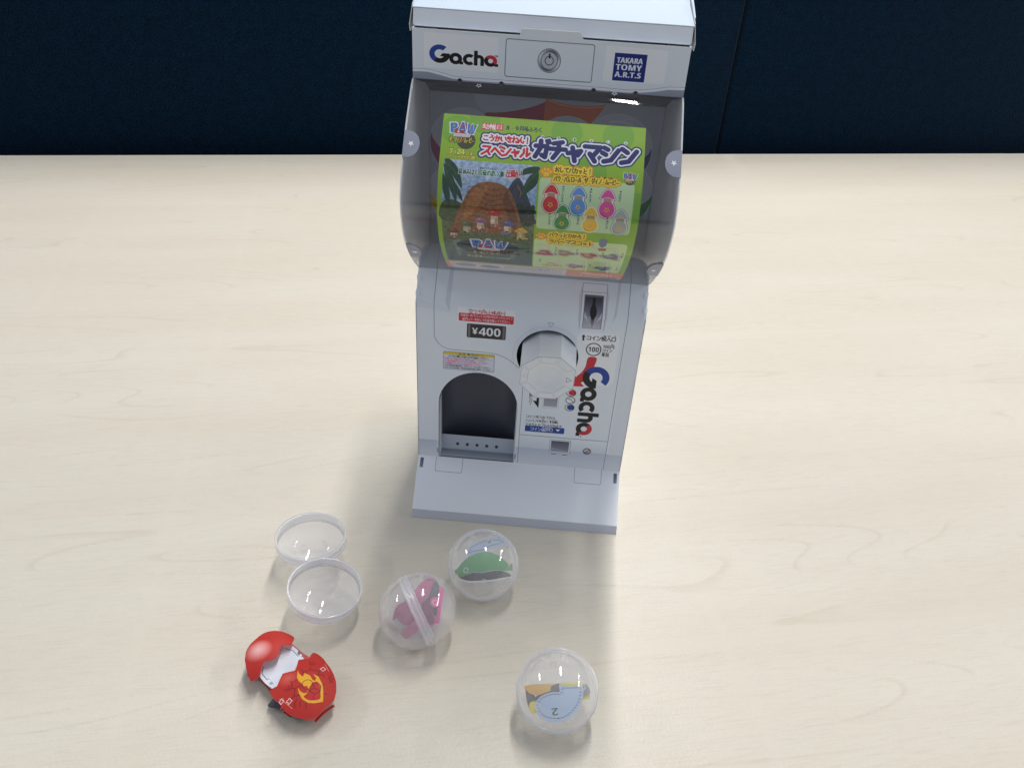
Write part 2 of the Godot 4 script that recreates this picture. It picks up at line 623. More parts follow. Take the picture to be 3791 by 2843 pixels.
	func sign_at(one: String, o: Vector2, cw: float, ch: float, pen: float, c: Color, down: bool) -> void:
		var key := one
		var size := Vector2(cw, ch) / 9.0
		var shift := Vector2.ZERO
		if SMALL.has(one):
			key = SMALL[one]
			size *= 0.72
			shift = Vector2(cw * 0.12, ch * 0.27 * f)
		var mark := 0
		if VOICED.has(one):
			key = VOICED[one]
			mark = 1
		elif RINGED.has(one):
			key = RINGED[one]
			mark = 2
		if not PEN.has(key):
			var fit := Vector2(cw * 0.12, 0)
			if down:
				fit.x = 0.2 * cw
			latin(one, Rect2(o + Vector2(fit.x, ch * 0.02 * f), Vector2(cw - fit.x * 2, ch * 0.96 * f)), c)
			return
		for stroke in PEN[key].split(" ", false):
			var p := PackedVector2Array()
			for i in range(0, stroke.length() - 1, 2):
				var g := Vector2(int(stroke[i]), int(stroke[i + 1]))
				if key == "ー" and down:
					g = Vector2(4.5, g.x)
				p.append(o + shift + Vector2(g.x * size.x, g.y * size.y * f))
			line(p, pen, c)
		if mark == 1:
			for i in 2:
				seg(o + Vector2((7.4 + i * 1.5) * size.x, (-0.4 - i * 0.4) * size.y * f), o + Vector2((8.2 + i * 1.5) * size.x, (1.3 - i * 0.4) * size.y * f), pen * 0.7, c)
		elif mark == 2:
			var r := PackedVector2Array()
			for i in 10:
				r.append(o + Vector2((8.6 + cos(TAU * i / 10) * 1.1) * size.x, (0.6 + sin(TAU * i / 10) * 1.1) * size.y * f))
			line(r, pen * 0.55, c, true)

	# Latin lettering fitted into a box; the box's height is negative where y runs up.
	func latin(s: String, into: Rect2, c: Color, turn := 0.0) -> void:
		var t := TextMesh.new()
		t.font = font_b
		t.text = s
		t.font_size = 64
		t.depth = 0.0
		t.curve_step = 1.0
		var arr := t.get_mesh_arrays()
		if arr.is_empty():
			return
		var v: PackedVector3Array = arr[Mesh.ARRAY_VERTEX]
		var nrm: PackedVector3Array = arr[Mesh.ARRAY_NORMAL]
		var ix: PackedInt32Array = arr[Mesh.ARRAY_INDEX] if arr[Mesh.ARRAY_INDEX] != null else PackedInt32Array(range(v.size()))
		var lo := Vector2(INF, INF)
		var hi := -lo
		for p in v:
			lo = lo.min(Vector2(p.x, p.y))
			hi = hi.max(Vector2(p.x, p.y))
		var list := []
		var mid := into.position + into.size / 2.0
		for i in range(0, ix.size(), 3):
			if nrm[ix[i]].z < 0.5:
				continue
			var one := PackedVector2Array()
			for j in 3:
				var p := v[ix[i + j]]
				var w := into.position + Vector2((p.x - lo.x) / maxf(hi.x - lo.x, 1e-6) * into.size.x, (hi.y - p.y) / maxf(hi.y - lo.y, 1e-6) * into.size.y)
				one.append(mid + (w - mid).rotated(turn))
			list.append(one)
		loops(list, c)

# The word with a two-colour G and last a: o is its lower left corner, ux and uy its axes.
func word_logo(cv: Canvas, o: Vector2, ux: Vector2, uy: Vector2, blue: Color, red: Color, black: Color) -> void:
	var put_poly := func(p: PackedVector2Array, c: Color):
		var w := PackedVector2Array()
		for v in p:
			w.append(o + ux * v.x + uy * v.y)
		cv.poly(w, c)
	put_poly.call(sector(Vector2(9.8, 10.2), 4.9, 10.1, 50, 240), blue)
	var g := PackedVector2Array()
	for i in 25:
		g.append(Vector2(9.8, 10.2) + Vector2.from_angle(deg_to_rad(238 + 116.0 * i / 24)) * 10.1)
	g.append_array(PackedVector2Array([Vector2(19.6, 11), Vector2(12.5, 11), Vector2(10.2, 7.6), Vector2(13.6, 7.4)]))
	for i in 15:
		g.append(Vector2(9.8, 10.2) + Vector2.from_angle(deg_to_rad(315 - 77.0 * i / 14)) * 4.9)
	put_poly.call(g, black)
	for n in 2:
		var u := [25.4, 59.4][n] as float
		put_poly.call(sector(Vector2(u, 6.1), 2.5, 6.3, 0, 360), black)
		put_poly.call(PackedVector2Array([Vector2(u + 1.5, 2.6), Vector2(u + 4.4, 0.2), Vector2(u + 7.4, 0.2), Vector2(u + 7.4, 3.2), Vector2(u + 5.8, 3.4), Vector2(u + 5.2, 5)]), black)
	put_poly.call(sector(Vector2(59.4, 6.1), 2.5, 6.3, -38, 140), red)
	put_poly.call(sector(Vector2(38.6, 6.1), 2.6, 6.2, 48, 312), black)
	put_poly.call(PackedVector2Array([Vector2(43.2, 0), Vector2(46.7, 0), Vector2(46.7, 16.3), Vector2(43.2, 16.3)]), black)
	put_poly.call(sector(Vector2(48.0, 7.0), 1.5, 5.0, 0, 180), black)
	put_poly.call(PackedVector2Array([Vector2(49.5, 0), Vector2(53, 0), Vector2(53, 7.1), Vector2(49.5, 7.1)]), black)

func sector(c: Vector2, ri: float, ro: float, a0: float, a1: float) -> PackedVector2Array:
	var out := PackedVector2Array()
	var n := 36
	for i in n + 1:
		out.append(c + Vector2.from_angle(deg_to_rad(a0 + (a1 - a0) * i / n)) * ro)
	for i in n + 1:
		out.append(c + Vector2.from_angle(deg_to_rad(a1 + (a0 - a1) * i / n)) * ri)
	return out
# ------------------------------------------------------------------ the printed sheets of the machine

const WHITE := Color(0.905, 0.93, 0.965)
const INK := Color(0.12, 0.12, 0.13)
const LINE := Color(0.50, 0.53, 0.58)
const RED := Color(0.80, 0.20, 0.25)
const BLUE := Color(0.16, 0.28, 0.62)
const NAVY := Color(0.09, 0.10, 0.42)

func front_print() -> Canvas:
	var cv := Canvas.new(166, 169.3, 9.0, -83, 169.3, -1, WHITE)
	var soft := Color(0.80, 0.825, 0.88)
	# moulded bands printed at the foot and the sides
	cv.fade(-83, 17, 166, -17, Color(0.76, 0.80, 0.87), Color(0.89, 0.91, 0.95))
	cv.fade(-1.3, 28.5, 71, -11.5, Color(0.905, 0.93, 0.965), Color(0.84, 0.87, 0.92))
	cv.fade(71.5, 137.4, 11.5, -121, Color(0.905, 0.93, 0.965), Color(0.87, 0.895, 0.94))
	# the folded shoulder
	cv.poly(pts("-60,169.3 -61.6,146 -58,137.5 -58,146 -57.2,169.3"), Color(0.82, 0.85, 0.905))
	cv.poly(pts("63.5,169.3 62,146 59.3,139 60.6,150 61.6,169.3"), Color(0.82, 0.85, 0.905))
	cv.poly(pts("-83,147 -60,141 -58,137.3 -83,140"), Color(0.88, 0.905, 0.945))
	# curved panel line
	var curve := PackedVector2Array([Vector2(-69.4, 169.3), Vector2(-69.6, 150), Vector2(-69.5, 119)])
	for i in 9:
		curve.append(Vector2(-56.2, 119) + Vector2.from_angle(deg_to_rad(180 + 90.0 * i / 8)) * 13.4)
	curve.append_array(pts("-38,105.5 -25.4,105.2 -19,103.4 -13,100.4 -5.4,94"))
	cv.line(curve, 0.42, LINE)
	cv.line(pts("70.3,169.3 69.9,120 69.5,30 69.1,0"), 0.45, LINE)
	cv.line(pts("-1.35,84 -1.35,30 -1.2,0"), 0.4, LINE)
	cv.line(pts("-1.35,30 69.6,30"), 0.55, LINE)
	cv.line(pts("-1.35,29.2 69.6,29.2"), 0.4, Color(0.95, 0.96, 0.98))
	# refund note
	cv.poly(rounded(-52.4, 130.3, -10.9, 143, 0.8), Color(0.95, 0.96, 0.98))
	cv.text("空うち防止機能付", -44.4, 141.3, 3.15, 3.0, 0.36, RED)
	for i in 6:
		cv.text(["から", "ぼう", "し", "き", "のう", "つき"][i], [-43.9, -34.0, -29.4, -26.0, -22.6, -19.3][i], 142.5, 0.8, 0.85, 0.08, RED)
	cv.poly(rounded(-51.5, 131.3, -11.5, 138, 0.6), RED)
	cv.text("お金をいれてハンドルが回せなかったらコイン", -50.2, 137.4, 1.71, 2.1, 0.24, Color(0.95, 0.93, 0.94))
	cv.text("返却レバーをおしてお金を取ってください。", -49.0, 134.3, 1.71, 2.1, 0.24, Color(0.95, 0.93, 0.94))
	# price plate
	cv.poly(rounded(-45.4, 117.6, -16.7, 129.5, 1.0), Color(0.22, 0.21, 0.22))
	for sx in [[-44.9, 1], [-19.4, -1]]:
		for i in 10:
			var t := 1.0 - absf(i - 5.0) / 5.0
			cv.poly(rounded(sx[0] + i * 0.22, 118.2, sx[0] + i * 0.22 + 0.23, 128.9, 0.02), Color(0.30 + 0.25 * t, 0.29 + 0.24 * t, 0.29 + 0.24 * t))
	cv.latin("¥", Rect2(-41.8, 126.2, 4.6, -5.4), Color(0.93, 0.94, 0.96))
	cv.latin("400", Rect2(-36.6, 127.0, 16.0, -7.0), Color(0.93, 0.94, 0.96))
	# caution label
	cv.poly(rounded(-62.8, 87.8, -24, 103.8, 1.2), LINE)
	cv.poly(rounded(-62.4, 88.2, -24.4, 103.4, 1.0), Color(0.86, 0.875, 0.93))
	cv.poly(rounded(-62.4, 101.1, -24.4, 103.4, 0.8), Color(0.86, 0.78, 0.24))
	cv.line(pts("-51.2,101.5 -50.0,103.2 -48.8,101.5"), 0.24, INK, true)
	cv.seg(Vector2(-50, 102.6), Vector2(-50, 102.1), 0.2, INK)
	cv.text("注　意(ちゅうい)", -48.0, 103.1, 1.62, 1.8, 0.22, INK)
	cv.text("カプセル購入の前に必ずお読みください。", -58.8, 100.7, 1.56, 1.7, 0.2, INK)
	cv.line(pts("-62.4,98.7 -24.4,98.7"), 0.14, LINE)
	var rows := ["割れると危険ですので物をなめないでください。", "小品は危険ですのでお子にあたえないでください。", "使用前のカプセルは小物へ入れてください。", "必ず大人が取り出してからコインを入れてください。", "カプセルが出ない時は、お店の人に返却してください。"]
	for i in 5:
		var c: Color = Color(0.78, 0.18, 0.42) if i < 3 else INK
		cv.disc(Vector2(-61.2, 97.2 - i * 1.95), 0.42, c)
		var s: String = rows[i]
		for j in s.length():
			var one := s[j]
			if not PEN.has(one) and not VOICED.has(one) and not RINGED.has(one) and not SMALL.has(one):
				one = "品" if j % 2 else "物"
			cv.text(one, -60.4 + j * 1.44, 98.0 - i * 1.95, 1.3, 1.4, 0.17, c)
	# marker above the dial
	cv.line(pts("13.5,135.4 17.7,135.4 15.6,131.8"), 0.3, LINE, true)
	cv.line(circle(Vector2(15.4, 106.2), 26.0, 60), 0.35, Color(0.82, 0.84, 0.88), true)
	# coin slot
	cv.poly(pts("36.2,167.3 53.8,167.3 53.9,132 51.9,132 51.9,160 38,160 38,132 36.1,132"), Color(0.92, 0.935, 0.965))
	cv.poly(pts("34.2,158 36.2,167 36.2,132 34.6,141"), Color(0.80, 0.83, 0.89))
	cv.poly(pts("53.8,167 55.2,158 55,141 53.8,132"), Color(0.80, 0.83, 0.89))
	cv.line(pts("36.2,132 36.2,167.3 53.8,167.3 53.8,132"), 0.28, LINE)
	cv.line(pts("36.4,161 53.6,161"), 0.25, LINE)
	cv.poly(pts("38,133.2 38,159 51.8,159 51.8,133.2"), Color(0.40, 0.42, 0.47))
	cv.fade(38.8, 157.4, 12.2, -14.5, Color(0.25, 0.24, 0.30), Color(0.55, 0.56, 0.63))
	cv.fade(38.4, 143, 13.0, -9.6, Color(0.62, 0.63, 0.68), Color(0.74, 0.74, 0.80))
	cv.poly(pts("38.8,147 43.7,134.8 45.2,134.8 38.8,142.6"), Color(0.80, 0.81, 0.85))
	cv.poly(pts("51.2,147 46.3,134.8 44.8,134.8 51.2,142.6"), Color(0.80, 0.81, 0.85))
	cv.poly(smooth(pts("44.1,157 45.9,157 46.1,152.5 47.3,148.5 47.3,145 46,141 45.8,135 44.2,135 44,141 42.7,145 42.7,148.5 43.9,152.5"), 3), Color(0.13, 0.12, 0.12))
	cv.fade(44.3, 141, 1.4, -6.4, Color(0.35, 0.31, 0.31), Color(0.75, 0.74, 0.77))
	# coin lettering
	cv.poly(rounded(35.6, 84, 66.5, 130, 5), Color(0.95, 0.962, 0.982))
	cv.poly(pts("38.6,125.8 40.1,128.0 41.6,125.8 40.75,125.8 40.75,122.8 39.45,122.8 39.45,125.8"), INK)
	cv.text("コイン投入口", 42.4, 127.4, 3.4, 3.7, 0.55, INK)
	cv.text("とう", 54.4, 128.7, 0.9, 0.9, 0.18, INK)
	cv.text("にゅう", 57.4, 128.7, 0.8, 0.9, 0.18, INK)
	cv.text("くち", 61.6, 128.7, 0.9, 0.9, 0.18, INK)
	cv.line(circle(Vector2(48.6, 115.7), 5.3, 48), 0.75, INK, true)
	cv.latin("100", Rect2(44.7, 117.8, 7.7, -4.2), INK)
	cv.latin("100", Rect2(55.1, 120.2, 5.0, -2.7), INK)
	cv.text("円", 60.5, 120.4, 3.0, 3.0, 0.42, INK)
	cv.text("えん", 60.8, 121.5, 0.9, 0.8, 0.15, INK)
	cv.text("コイン", 55.0, 116.9, 2.35, 2.4, 0.38, INK)
	cv.text("ぜんよう", 55.2, 113.9, 1.2, 0.8, 0.15, INK)
	cv.text("専用", 54.9, 112.9, 2.6, 2.7, 0.36, INK)
	# red arrow, balls and the word running down
	cv.poly(smooth(pts("45.4,108.4 51.5,108.6 50.6,100 47.6,92.5 43.2,86.0"), 1), RED)
	cv.poly(smooth(pts("45.4,108.4 51.5,108.6 51.2,103 49.6,97.5 46.5,91 42.6,85.2 38.2,89.6 41.5,94 44.2,100"), 3), RED)
	cv.poly(pts("35.6,93 45.0,81.8 36.8,81.2"), RED)
	word_logo(cv, Vector2(43, 100.4), Vector2(0, -1), Vector2(1, 0), BLUE, RED, INK)
	cv.latin("TM", Rect2(46.6, 33.6, 1.6, -0.9), INK, PI / 2)
	for i in 3:
		var o := Vector2(36, 74.8 - i * 7.0)
		var c: Color = [RED, Color(0.92, 0.93, 0.95), BLUE][i]
		cv.oval(o, 3.75, 3.35, INK)
		cv.oval(o + Vector2(-0.1, 0.05), 3.2, 2.8, Color(0.93, 0.94, 0.96))
		cv.oval(o + Vector2(0.55, 0.15), 2.6, 2.4, c)
		if i == 1:
			cv.line(pts("33.4,69.4 36.2,68.6 38.4,66.2"), 0.45, INK)
	# refund lever and its lettering
	cv.poly(rounded(14.6, 58.6, 27.4, 76, 0.8), Color(0.82, 0.84, 0.88))
	cv.poly(rounded(15.2, 59.4, 26.8, 76, 0.6), Color(0.94, 0.95, 0.97))
	cv.fade(15.7, 75.6, 10.6, -15.6, Color(0.50, 0.51, 0.56), Color(0.66, 0.68, 0.73))
	cv.text("返却レバー", 4.2, 72.6, 2.3, 2.35, 0.34, INK, true)
	cv.text("へんきゃく", 7.4, 73.4, 0.8, 0.85, 0.15, INK, true)
	cv.poly(pts("10,68.6 11.9,68.6 11.9,58 7.2,64.6 10,64.6"), INK)
	for i in 3:
		cv.text(["コインを入れてから", "ハンドルを右に1回転", "させるとカプセルが出ます。"][i], 2.8, 50.4 - i * 3.95, [2.45, 2.42, 2.28][i], 2.5, 0.3, INK)
	cv.text("い", 13.4, 51.4, 0.8, 0.7, 0.13, INK)
	cv.text("みぎ", 15.6, 47.4, 0.8, 0.7, 0.13, INK)
	cv.text("かいてん", 23.0, 47.4, 1.1, 0.7, 0.13, INK)
	cv.poly(rounded(2.7, 34.1, 34.0, 39.9, 0.8), BLUE)
	cv.text("コイン返却口", 6.9, 38.7, 2.85, 3.2, 0.4, Color(0.92, 0.93, 0.97))
	cv.text("へんきゃくぐち", 16.0, 39.6, 1.1, 0.65, 0.13, Color(0.92, 0.93, 0.97))
	cv.poly(pts("27,38.3 30.8,38.3 28.9,35.9"), Color(0.92, 0.93, 0.97))
	# coin return, its two feet and the screw
	cv.poly(rounded(23.6, 14.2, 40.3, 28.0, 1.0), Color(0.55, 0.57, 0.62))
	cv.poly(rounded(24.0, 14.6, 39.9, 27.6, 0.8), Color(0.93, 0.94, 0.97))
	cv.fade(24.7, 26.6, 14.5, -11.2, Color(0.36, 0.37, 0.43), Color(0.56, 0.58, 0.64))
	cv.poly(pts("24.8,19.5 38,17.2 39.2,15.6 24.8,15.6"), Color(0.60, 0.62, 0.68))
	for x in [25.5, 34.4]:
		cv.seg(Vector2(x + 0.4, 12.6), Vector2(x + 3.7, 12.6), 0.9, Color(0.42, 0.45, 0.53))
		cv.seg(Vector2(x + 0.4, 11.9), Vector2(x + 3.7, 11.9), 0.4, Color(0.93, 0.94, 0.97))
	cv.disc(Vector2(54, 18.3), 3.7, Color(0.70, 0.72, 0.76))
	cv.disc(Vector2(54, 18.3), 2.95, Color(0.15, 0.15, 0.17))
	cv.disc(Vector2(54, 18.3), 2.35, Color(0.80, 0.81, 0.83))
	cv.poly(pts("51.8,17.3 56.2,17.6 55.2,16.2 53.2,15.9"), Color(0.55, 0.54, 0.54))
	cv.seg(Vector2(52.4, 17.0), Vector2(55.7, 19.7), 0.75, Color(0.15, 0.15, 0.17))
	# the arch's printed rim
	var rim := PackedVector2Array([Vector2(-67.4, 3), Vector2(-67.2, 52)])
	for i in 17:
		rim.append(Vector2(-35.3, 55.5) + Vector2(cos(PI - PI * i / 16) * 32.0, sin(PI - PI * i / 16) * 32.4))
	rim.append_array(PackedVector2Array([Vector2(-3.4, 52), Vector2(-3.4, 3)]))
	cv.line(rim, 0.5, Color(0.93, 0.94, 0.97))
	cv.poly(pts("-68,10 -66.4,8 -66.4,3 -67.6,5"), Color(0.62, 0.66, 0.74))
	cv.poly(pts("-2.6,10 -4.2,8 -4.2,3 -3,5"), Color(0.62, 0.66, 0.74))
	return cv

func header_print() -> Canvas:
	var cv := Canvas.new(166, 34.2, 9.0, -83, 33.8, -1, WHITE)
	cv.poly(pts("-76,7 -31,6.5 -31,27 -76,27"), Color(0.95, 0.962, 0.982))
	cv.poly(pts("33,6 70,7 70,26 33,27"), Color(0.95, 0.962, 0.982))
	var wave := pts("-83,4.7 -78,5.0 -73,4.9 -66,3.6 -58,1.9 -50,1.5 -20,1.6 27,1.5 48,1.2 57,1.7 65.6,3.0 73,4.6 83,5.0")
	var low := wave.duplicate()
	low.append_array(PackedVector2Array([Vector2(83, -1), Vector2(-83, -1)]))
	cv.poly(low, Color(0.60, 0.63, 0.69))
	cv.line(wave, 1.5, Color(0.93, 0.94, 0.97))
	var up := PackedVector2Array()
	for v in wave:
		up.append(v + Vector2(0, 0.95))
	cv.line(up, 0.25, Color(0.62, 0.65, 0.70))
	word_logo(cv, Vector2(-72.6, 9.9), Vector2(0.625, 0), Vector2(0, 0.52), BLUE, RED, Color(0.07, 0.06, 0.07))
	cv.latin("TM", Rect2(-33.2, 16.6, 2.0, -1.1), INK)
	# lock plate
	cv.line(rounded(-26.6, 4.9, 26.2, 26.5, 1.3), 0.45, Color(0.40, 0.42, 0.47), true)
	var o := Vector2(-0.2, 15.7)
	cv.disc(o, 7.0, Color(0.38, 0.40, 0.45))
	cv.disc(o, 6.6, Color(0.80, 0.82, 0.86))
	for i in 24:
		var a := TAU * i / 24.0
		var t := 0.5 + 0.5 * cos(a * 2.0 + 0.9)
		cv.seg(o + Vector2.from_angle(a) * 5.8, o + Vector2.from_angle(a + TAU / 24) * 5.8, 1.1, Color(0.36 + 0.5 * t, 0.37 + 0.5 * t, 0.42 + 0.5 * t))
	cv.disc(o, 5.15, Color(0.34, 0.35, 0.40))
	cv.disc(o, 4.75, Color(0.76, 0.78, 0.82))
	cv.disc(o, 2.7, Color(0.24, 0.24, 0.27))
	cv.disc(o, 2.2, Color(0.78, 0.79, 0.83))
	cv.seg(o + Vector2(0.1, 1.8), o + Vector2(0.1, 3.6), 1.1, Color(0.16, 0.16, 0.18))
	# maker's plate
	cv.poly(pts("38.6,7.1 57.9,7.1 57.9,23 38.6,23"), Color(0.075, 0.17, 0.50))
	var w := Color(0.93, 0.94, 0.97)
	cv.latin("TAKARA", Rect2(40.2, 20.6, 15.4, -3.1), w)
	cv.latin("TOMY", Rect2(40.0, 16.7, 15.6, -3.3), w)
	cv.latin("A.R.T.S", Rect2(39.8, 12.4, 15.7, -3.2), w)
	for d in [0.12, -0.12]:
		cv.latin("TAKARA", Rect2(40.2 + d, 20.6, 15.4, -3.1), w)
		cv.latin("TOMY", Rect2(40.0 + d, 16.7, 15.6, -3.3), w)
		cv.latin("A.R.T.S", Rect2(39.8 + d, 12.4, 15.7, -3.2), w)
	return cv

func flap_print() -> Canvas:
	var cv := Canvas.new(170, 60, 7.0, -85, 52, -1, Color(0.935, 0.95, 0.978))
	for s in [-1, 1]:
		cv.line(PackedVector2Array([Vector2(68 * s, 46.4), Vector2(67.8 * s, 33.6), Vector2(67.0 * s, 32.8), Vector2(47.0 * s, 32.8), Vector2(46.1 * s, 33.6), Vector2(46.0 * s, 46.4)]), 0.32, LINE)
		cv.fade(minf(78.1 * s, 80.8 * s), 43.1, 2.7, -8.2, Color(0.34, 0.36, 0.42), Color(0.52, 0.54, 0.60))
	return cv

func capsule_art() -> Canvas:
	# the picture of capsules printed on the wall behind the window
	var cv := Canvas.new(166, 140, 6.0, -83, 136, -1, Color(0.70, 0.72, 0.76))
	cv.poly(smooth(pts("-52,130 -48.5,121 -41.7,116.3 -28,117.5 -14,121 -1.4,126.2 -1.4,140 -50,140"), 3), Color(0.76, 0.78, 0.83))
	cv.poly(pts("-44,114.5 -41.7,116.3 -35,116.6 -28,117.5 -21,119.1 -14,121 -7,123.5 -1.4,126.2 -1.4,98 -48,98"), Color(0.66, 0.13, 0.24))
	cv.poly(pts("-1.4,129.2 3,127.6 8,126.6 13.5,125.8 19,125.4 25,125.4 31,125.8 36,126.4 40.7,127.6 38.6,123 36,119.6 32.7,115.4 26,104 -1.4,104"), Color(0.86, 0.40, 0.14))
	cv.line(pts("-1.4,128.2 8,125.4 19,124.1 31,124.5 39.4,126"), 0.5, Color(0.90, 0.72, 0.62))
	var sets := [
		[Vector2(-57, 93), 25.5, Color(0.62, 0.18, 0.36), -0.7],
		[Vector2(16, 93), 25.0, Color(0.30, 0.50, 0.65), -0.2], [Vector2(51, 95.5), 26.5, Color(0.16, 0.18, 0.52), 0.6], [Vector2(-60, 55), 24.0, Color(0.88, 0.70, 0.10), -0.5],
		[Vector2(57, 64), 26.0, Color(0.10, 0.50, 0.18), 0.5], [Vector2(-10, 60), 26.0, Color(0.62, 0.22, 0.22), -0.3], [Vector2(-34, 20), 25.0, Color(0.20, 0.32, 0.56), 0.4], [Vector2(26, 22), 25.0, Color(0.72, 0.50, 0.20), -0.2]]
	for e in sets:
		var o: Vector2 = e[0]
		var r: float = e[1]
		var c: Color = e[2]
		cv.disc(o, r, Color(0.78, 0.80, 0.84))
		var low := PackedVector2Array()
		for i in 25:
			low.append(o + Vector2.from_angle(PI + 0.42 + (PI - 0.84) * i / 24 + e[3]) * r)
		for i in 13:
			var t := 1.0 - i / 6.0
			low.append(o + Vector2(t * r * 0.9, -0.2 * r * sqrt(maxf(0, 1 - t * t)) - 0.40 * r).rotated(e[3]))
		cv.poly(low, c)
		cv.line(circle(o, r - 0.4, 64), 0.7, Color(0.80, 0.82, 0.86), true)
		var hi := PackedVector2Array()
		for i in 9:
			hi.append(o + Vector2.from_angle(0.75 + i * 0.14) * r * 0.8)
		cv.line(hi, 1.4, Color(0.86, 0.87, 0.90))
	return cv

func lettered(cv: Canvas, rows: Array, widths: Array, cols: Array) -> void:
	# outlined lettering: the same signs drawn with wide pens first
	for i in widths.size():
		for r in rows:
			var c: Color = cols[i] if i < cols.size() else r[6]
			cv.text(r[0], r[1], r[2], r[3], r[4], r[5] + widths[i], c)

func paw_mark(cv: Canvas, o: Vector2, r: float) -> void:
	for n in 2:
		var c: Color = [Color(0.91, 0.56, 0.14), Color(0.96, 0.80, 0.22)][n]
		var g := 0.55 * r * (1 - n) * 0.5
		cv.oval(o + Vector2(0, 0.32 * r), 0.62 * r + g, 0.5 * r + g, c)
		for k in 4:
			var a := deg_to_rad(-160 + k * 46.7)
			cv.oval(o + Vector2(cos(a) * 0.86 * r, sin(a) * 0.80 * r + 0.1 * r), 0.24 * r + g, 0.30 * r + g, c)

func shield_word(cv: Canvas, x: float, y: float, w: float, h: float) -> void:
	# a shield with three blue letters
	cv.poly(PackedVector2Array([Vector2(x + w * 0.2, y + h * 0.1), Vector2(x + w * 0.5, y - h * 0.08), Vector2(x + w * 0.8, y + h * 0.1), Vector2(x + w * 0.86, y + h * 0.8), Vector2(x + w * 0.5, y + h * 1.5), Vector2(x + w * 0.14, y + h * 0.8)]), Color(0.55, 0.56, 0.60))
	cv.poly(PackedVector2Array([Vector2(x + w * 0.24, y + h * 0.16), Vector2(x + w * 0.5, y), Vector2(x + w * 0.76, y + h * 0.16), Vector2(x + w * 0.8, y + h * 0.78), Vector2(x + w * 0.5, y + h * 1.38), Vector2(x + w * 0.2, y + h * 0.78)]), Color(0.66, 0.18, 0.16))
	cv.poly(PackedVector2Array([Vector2(x + w * 0.14, y + h * 0.84), Vector2(x + w * 0.86, y + h * 0.84), Vector2(x + w * 0.82, y + h * 1.1), Vector2(x + w * 0.18, y + h * 1.1)]), Color(0.78, 0.79, 0.80))
	for n in 2:
		var c: Color = [Color(0.86, 0.88, 0.92), Color(0.20, 0.42, 0.76)][n]
		for k in 3:
			var g := 0.05 * w * (1 - n)
			var at := Vector2(x + w * (0.02 + 0.325 * k), y + h * [0.06, -0.02, 0.1][k])
			cv.latin("PAW"[k], Rect2(at - Vector2(g, g), Vector2(w * [0.28, 0.30, 0.36][k] + 2 * g, h * 0.72 + 2 * g)), c, [-0.12, 0.0, 0.12][k])

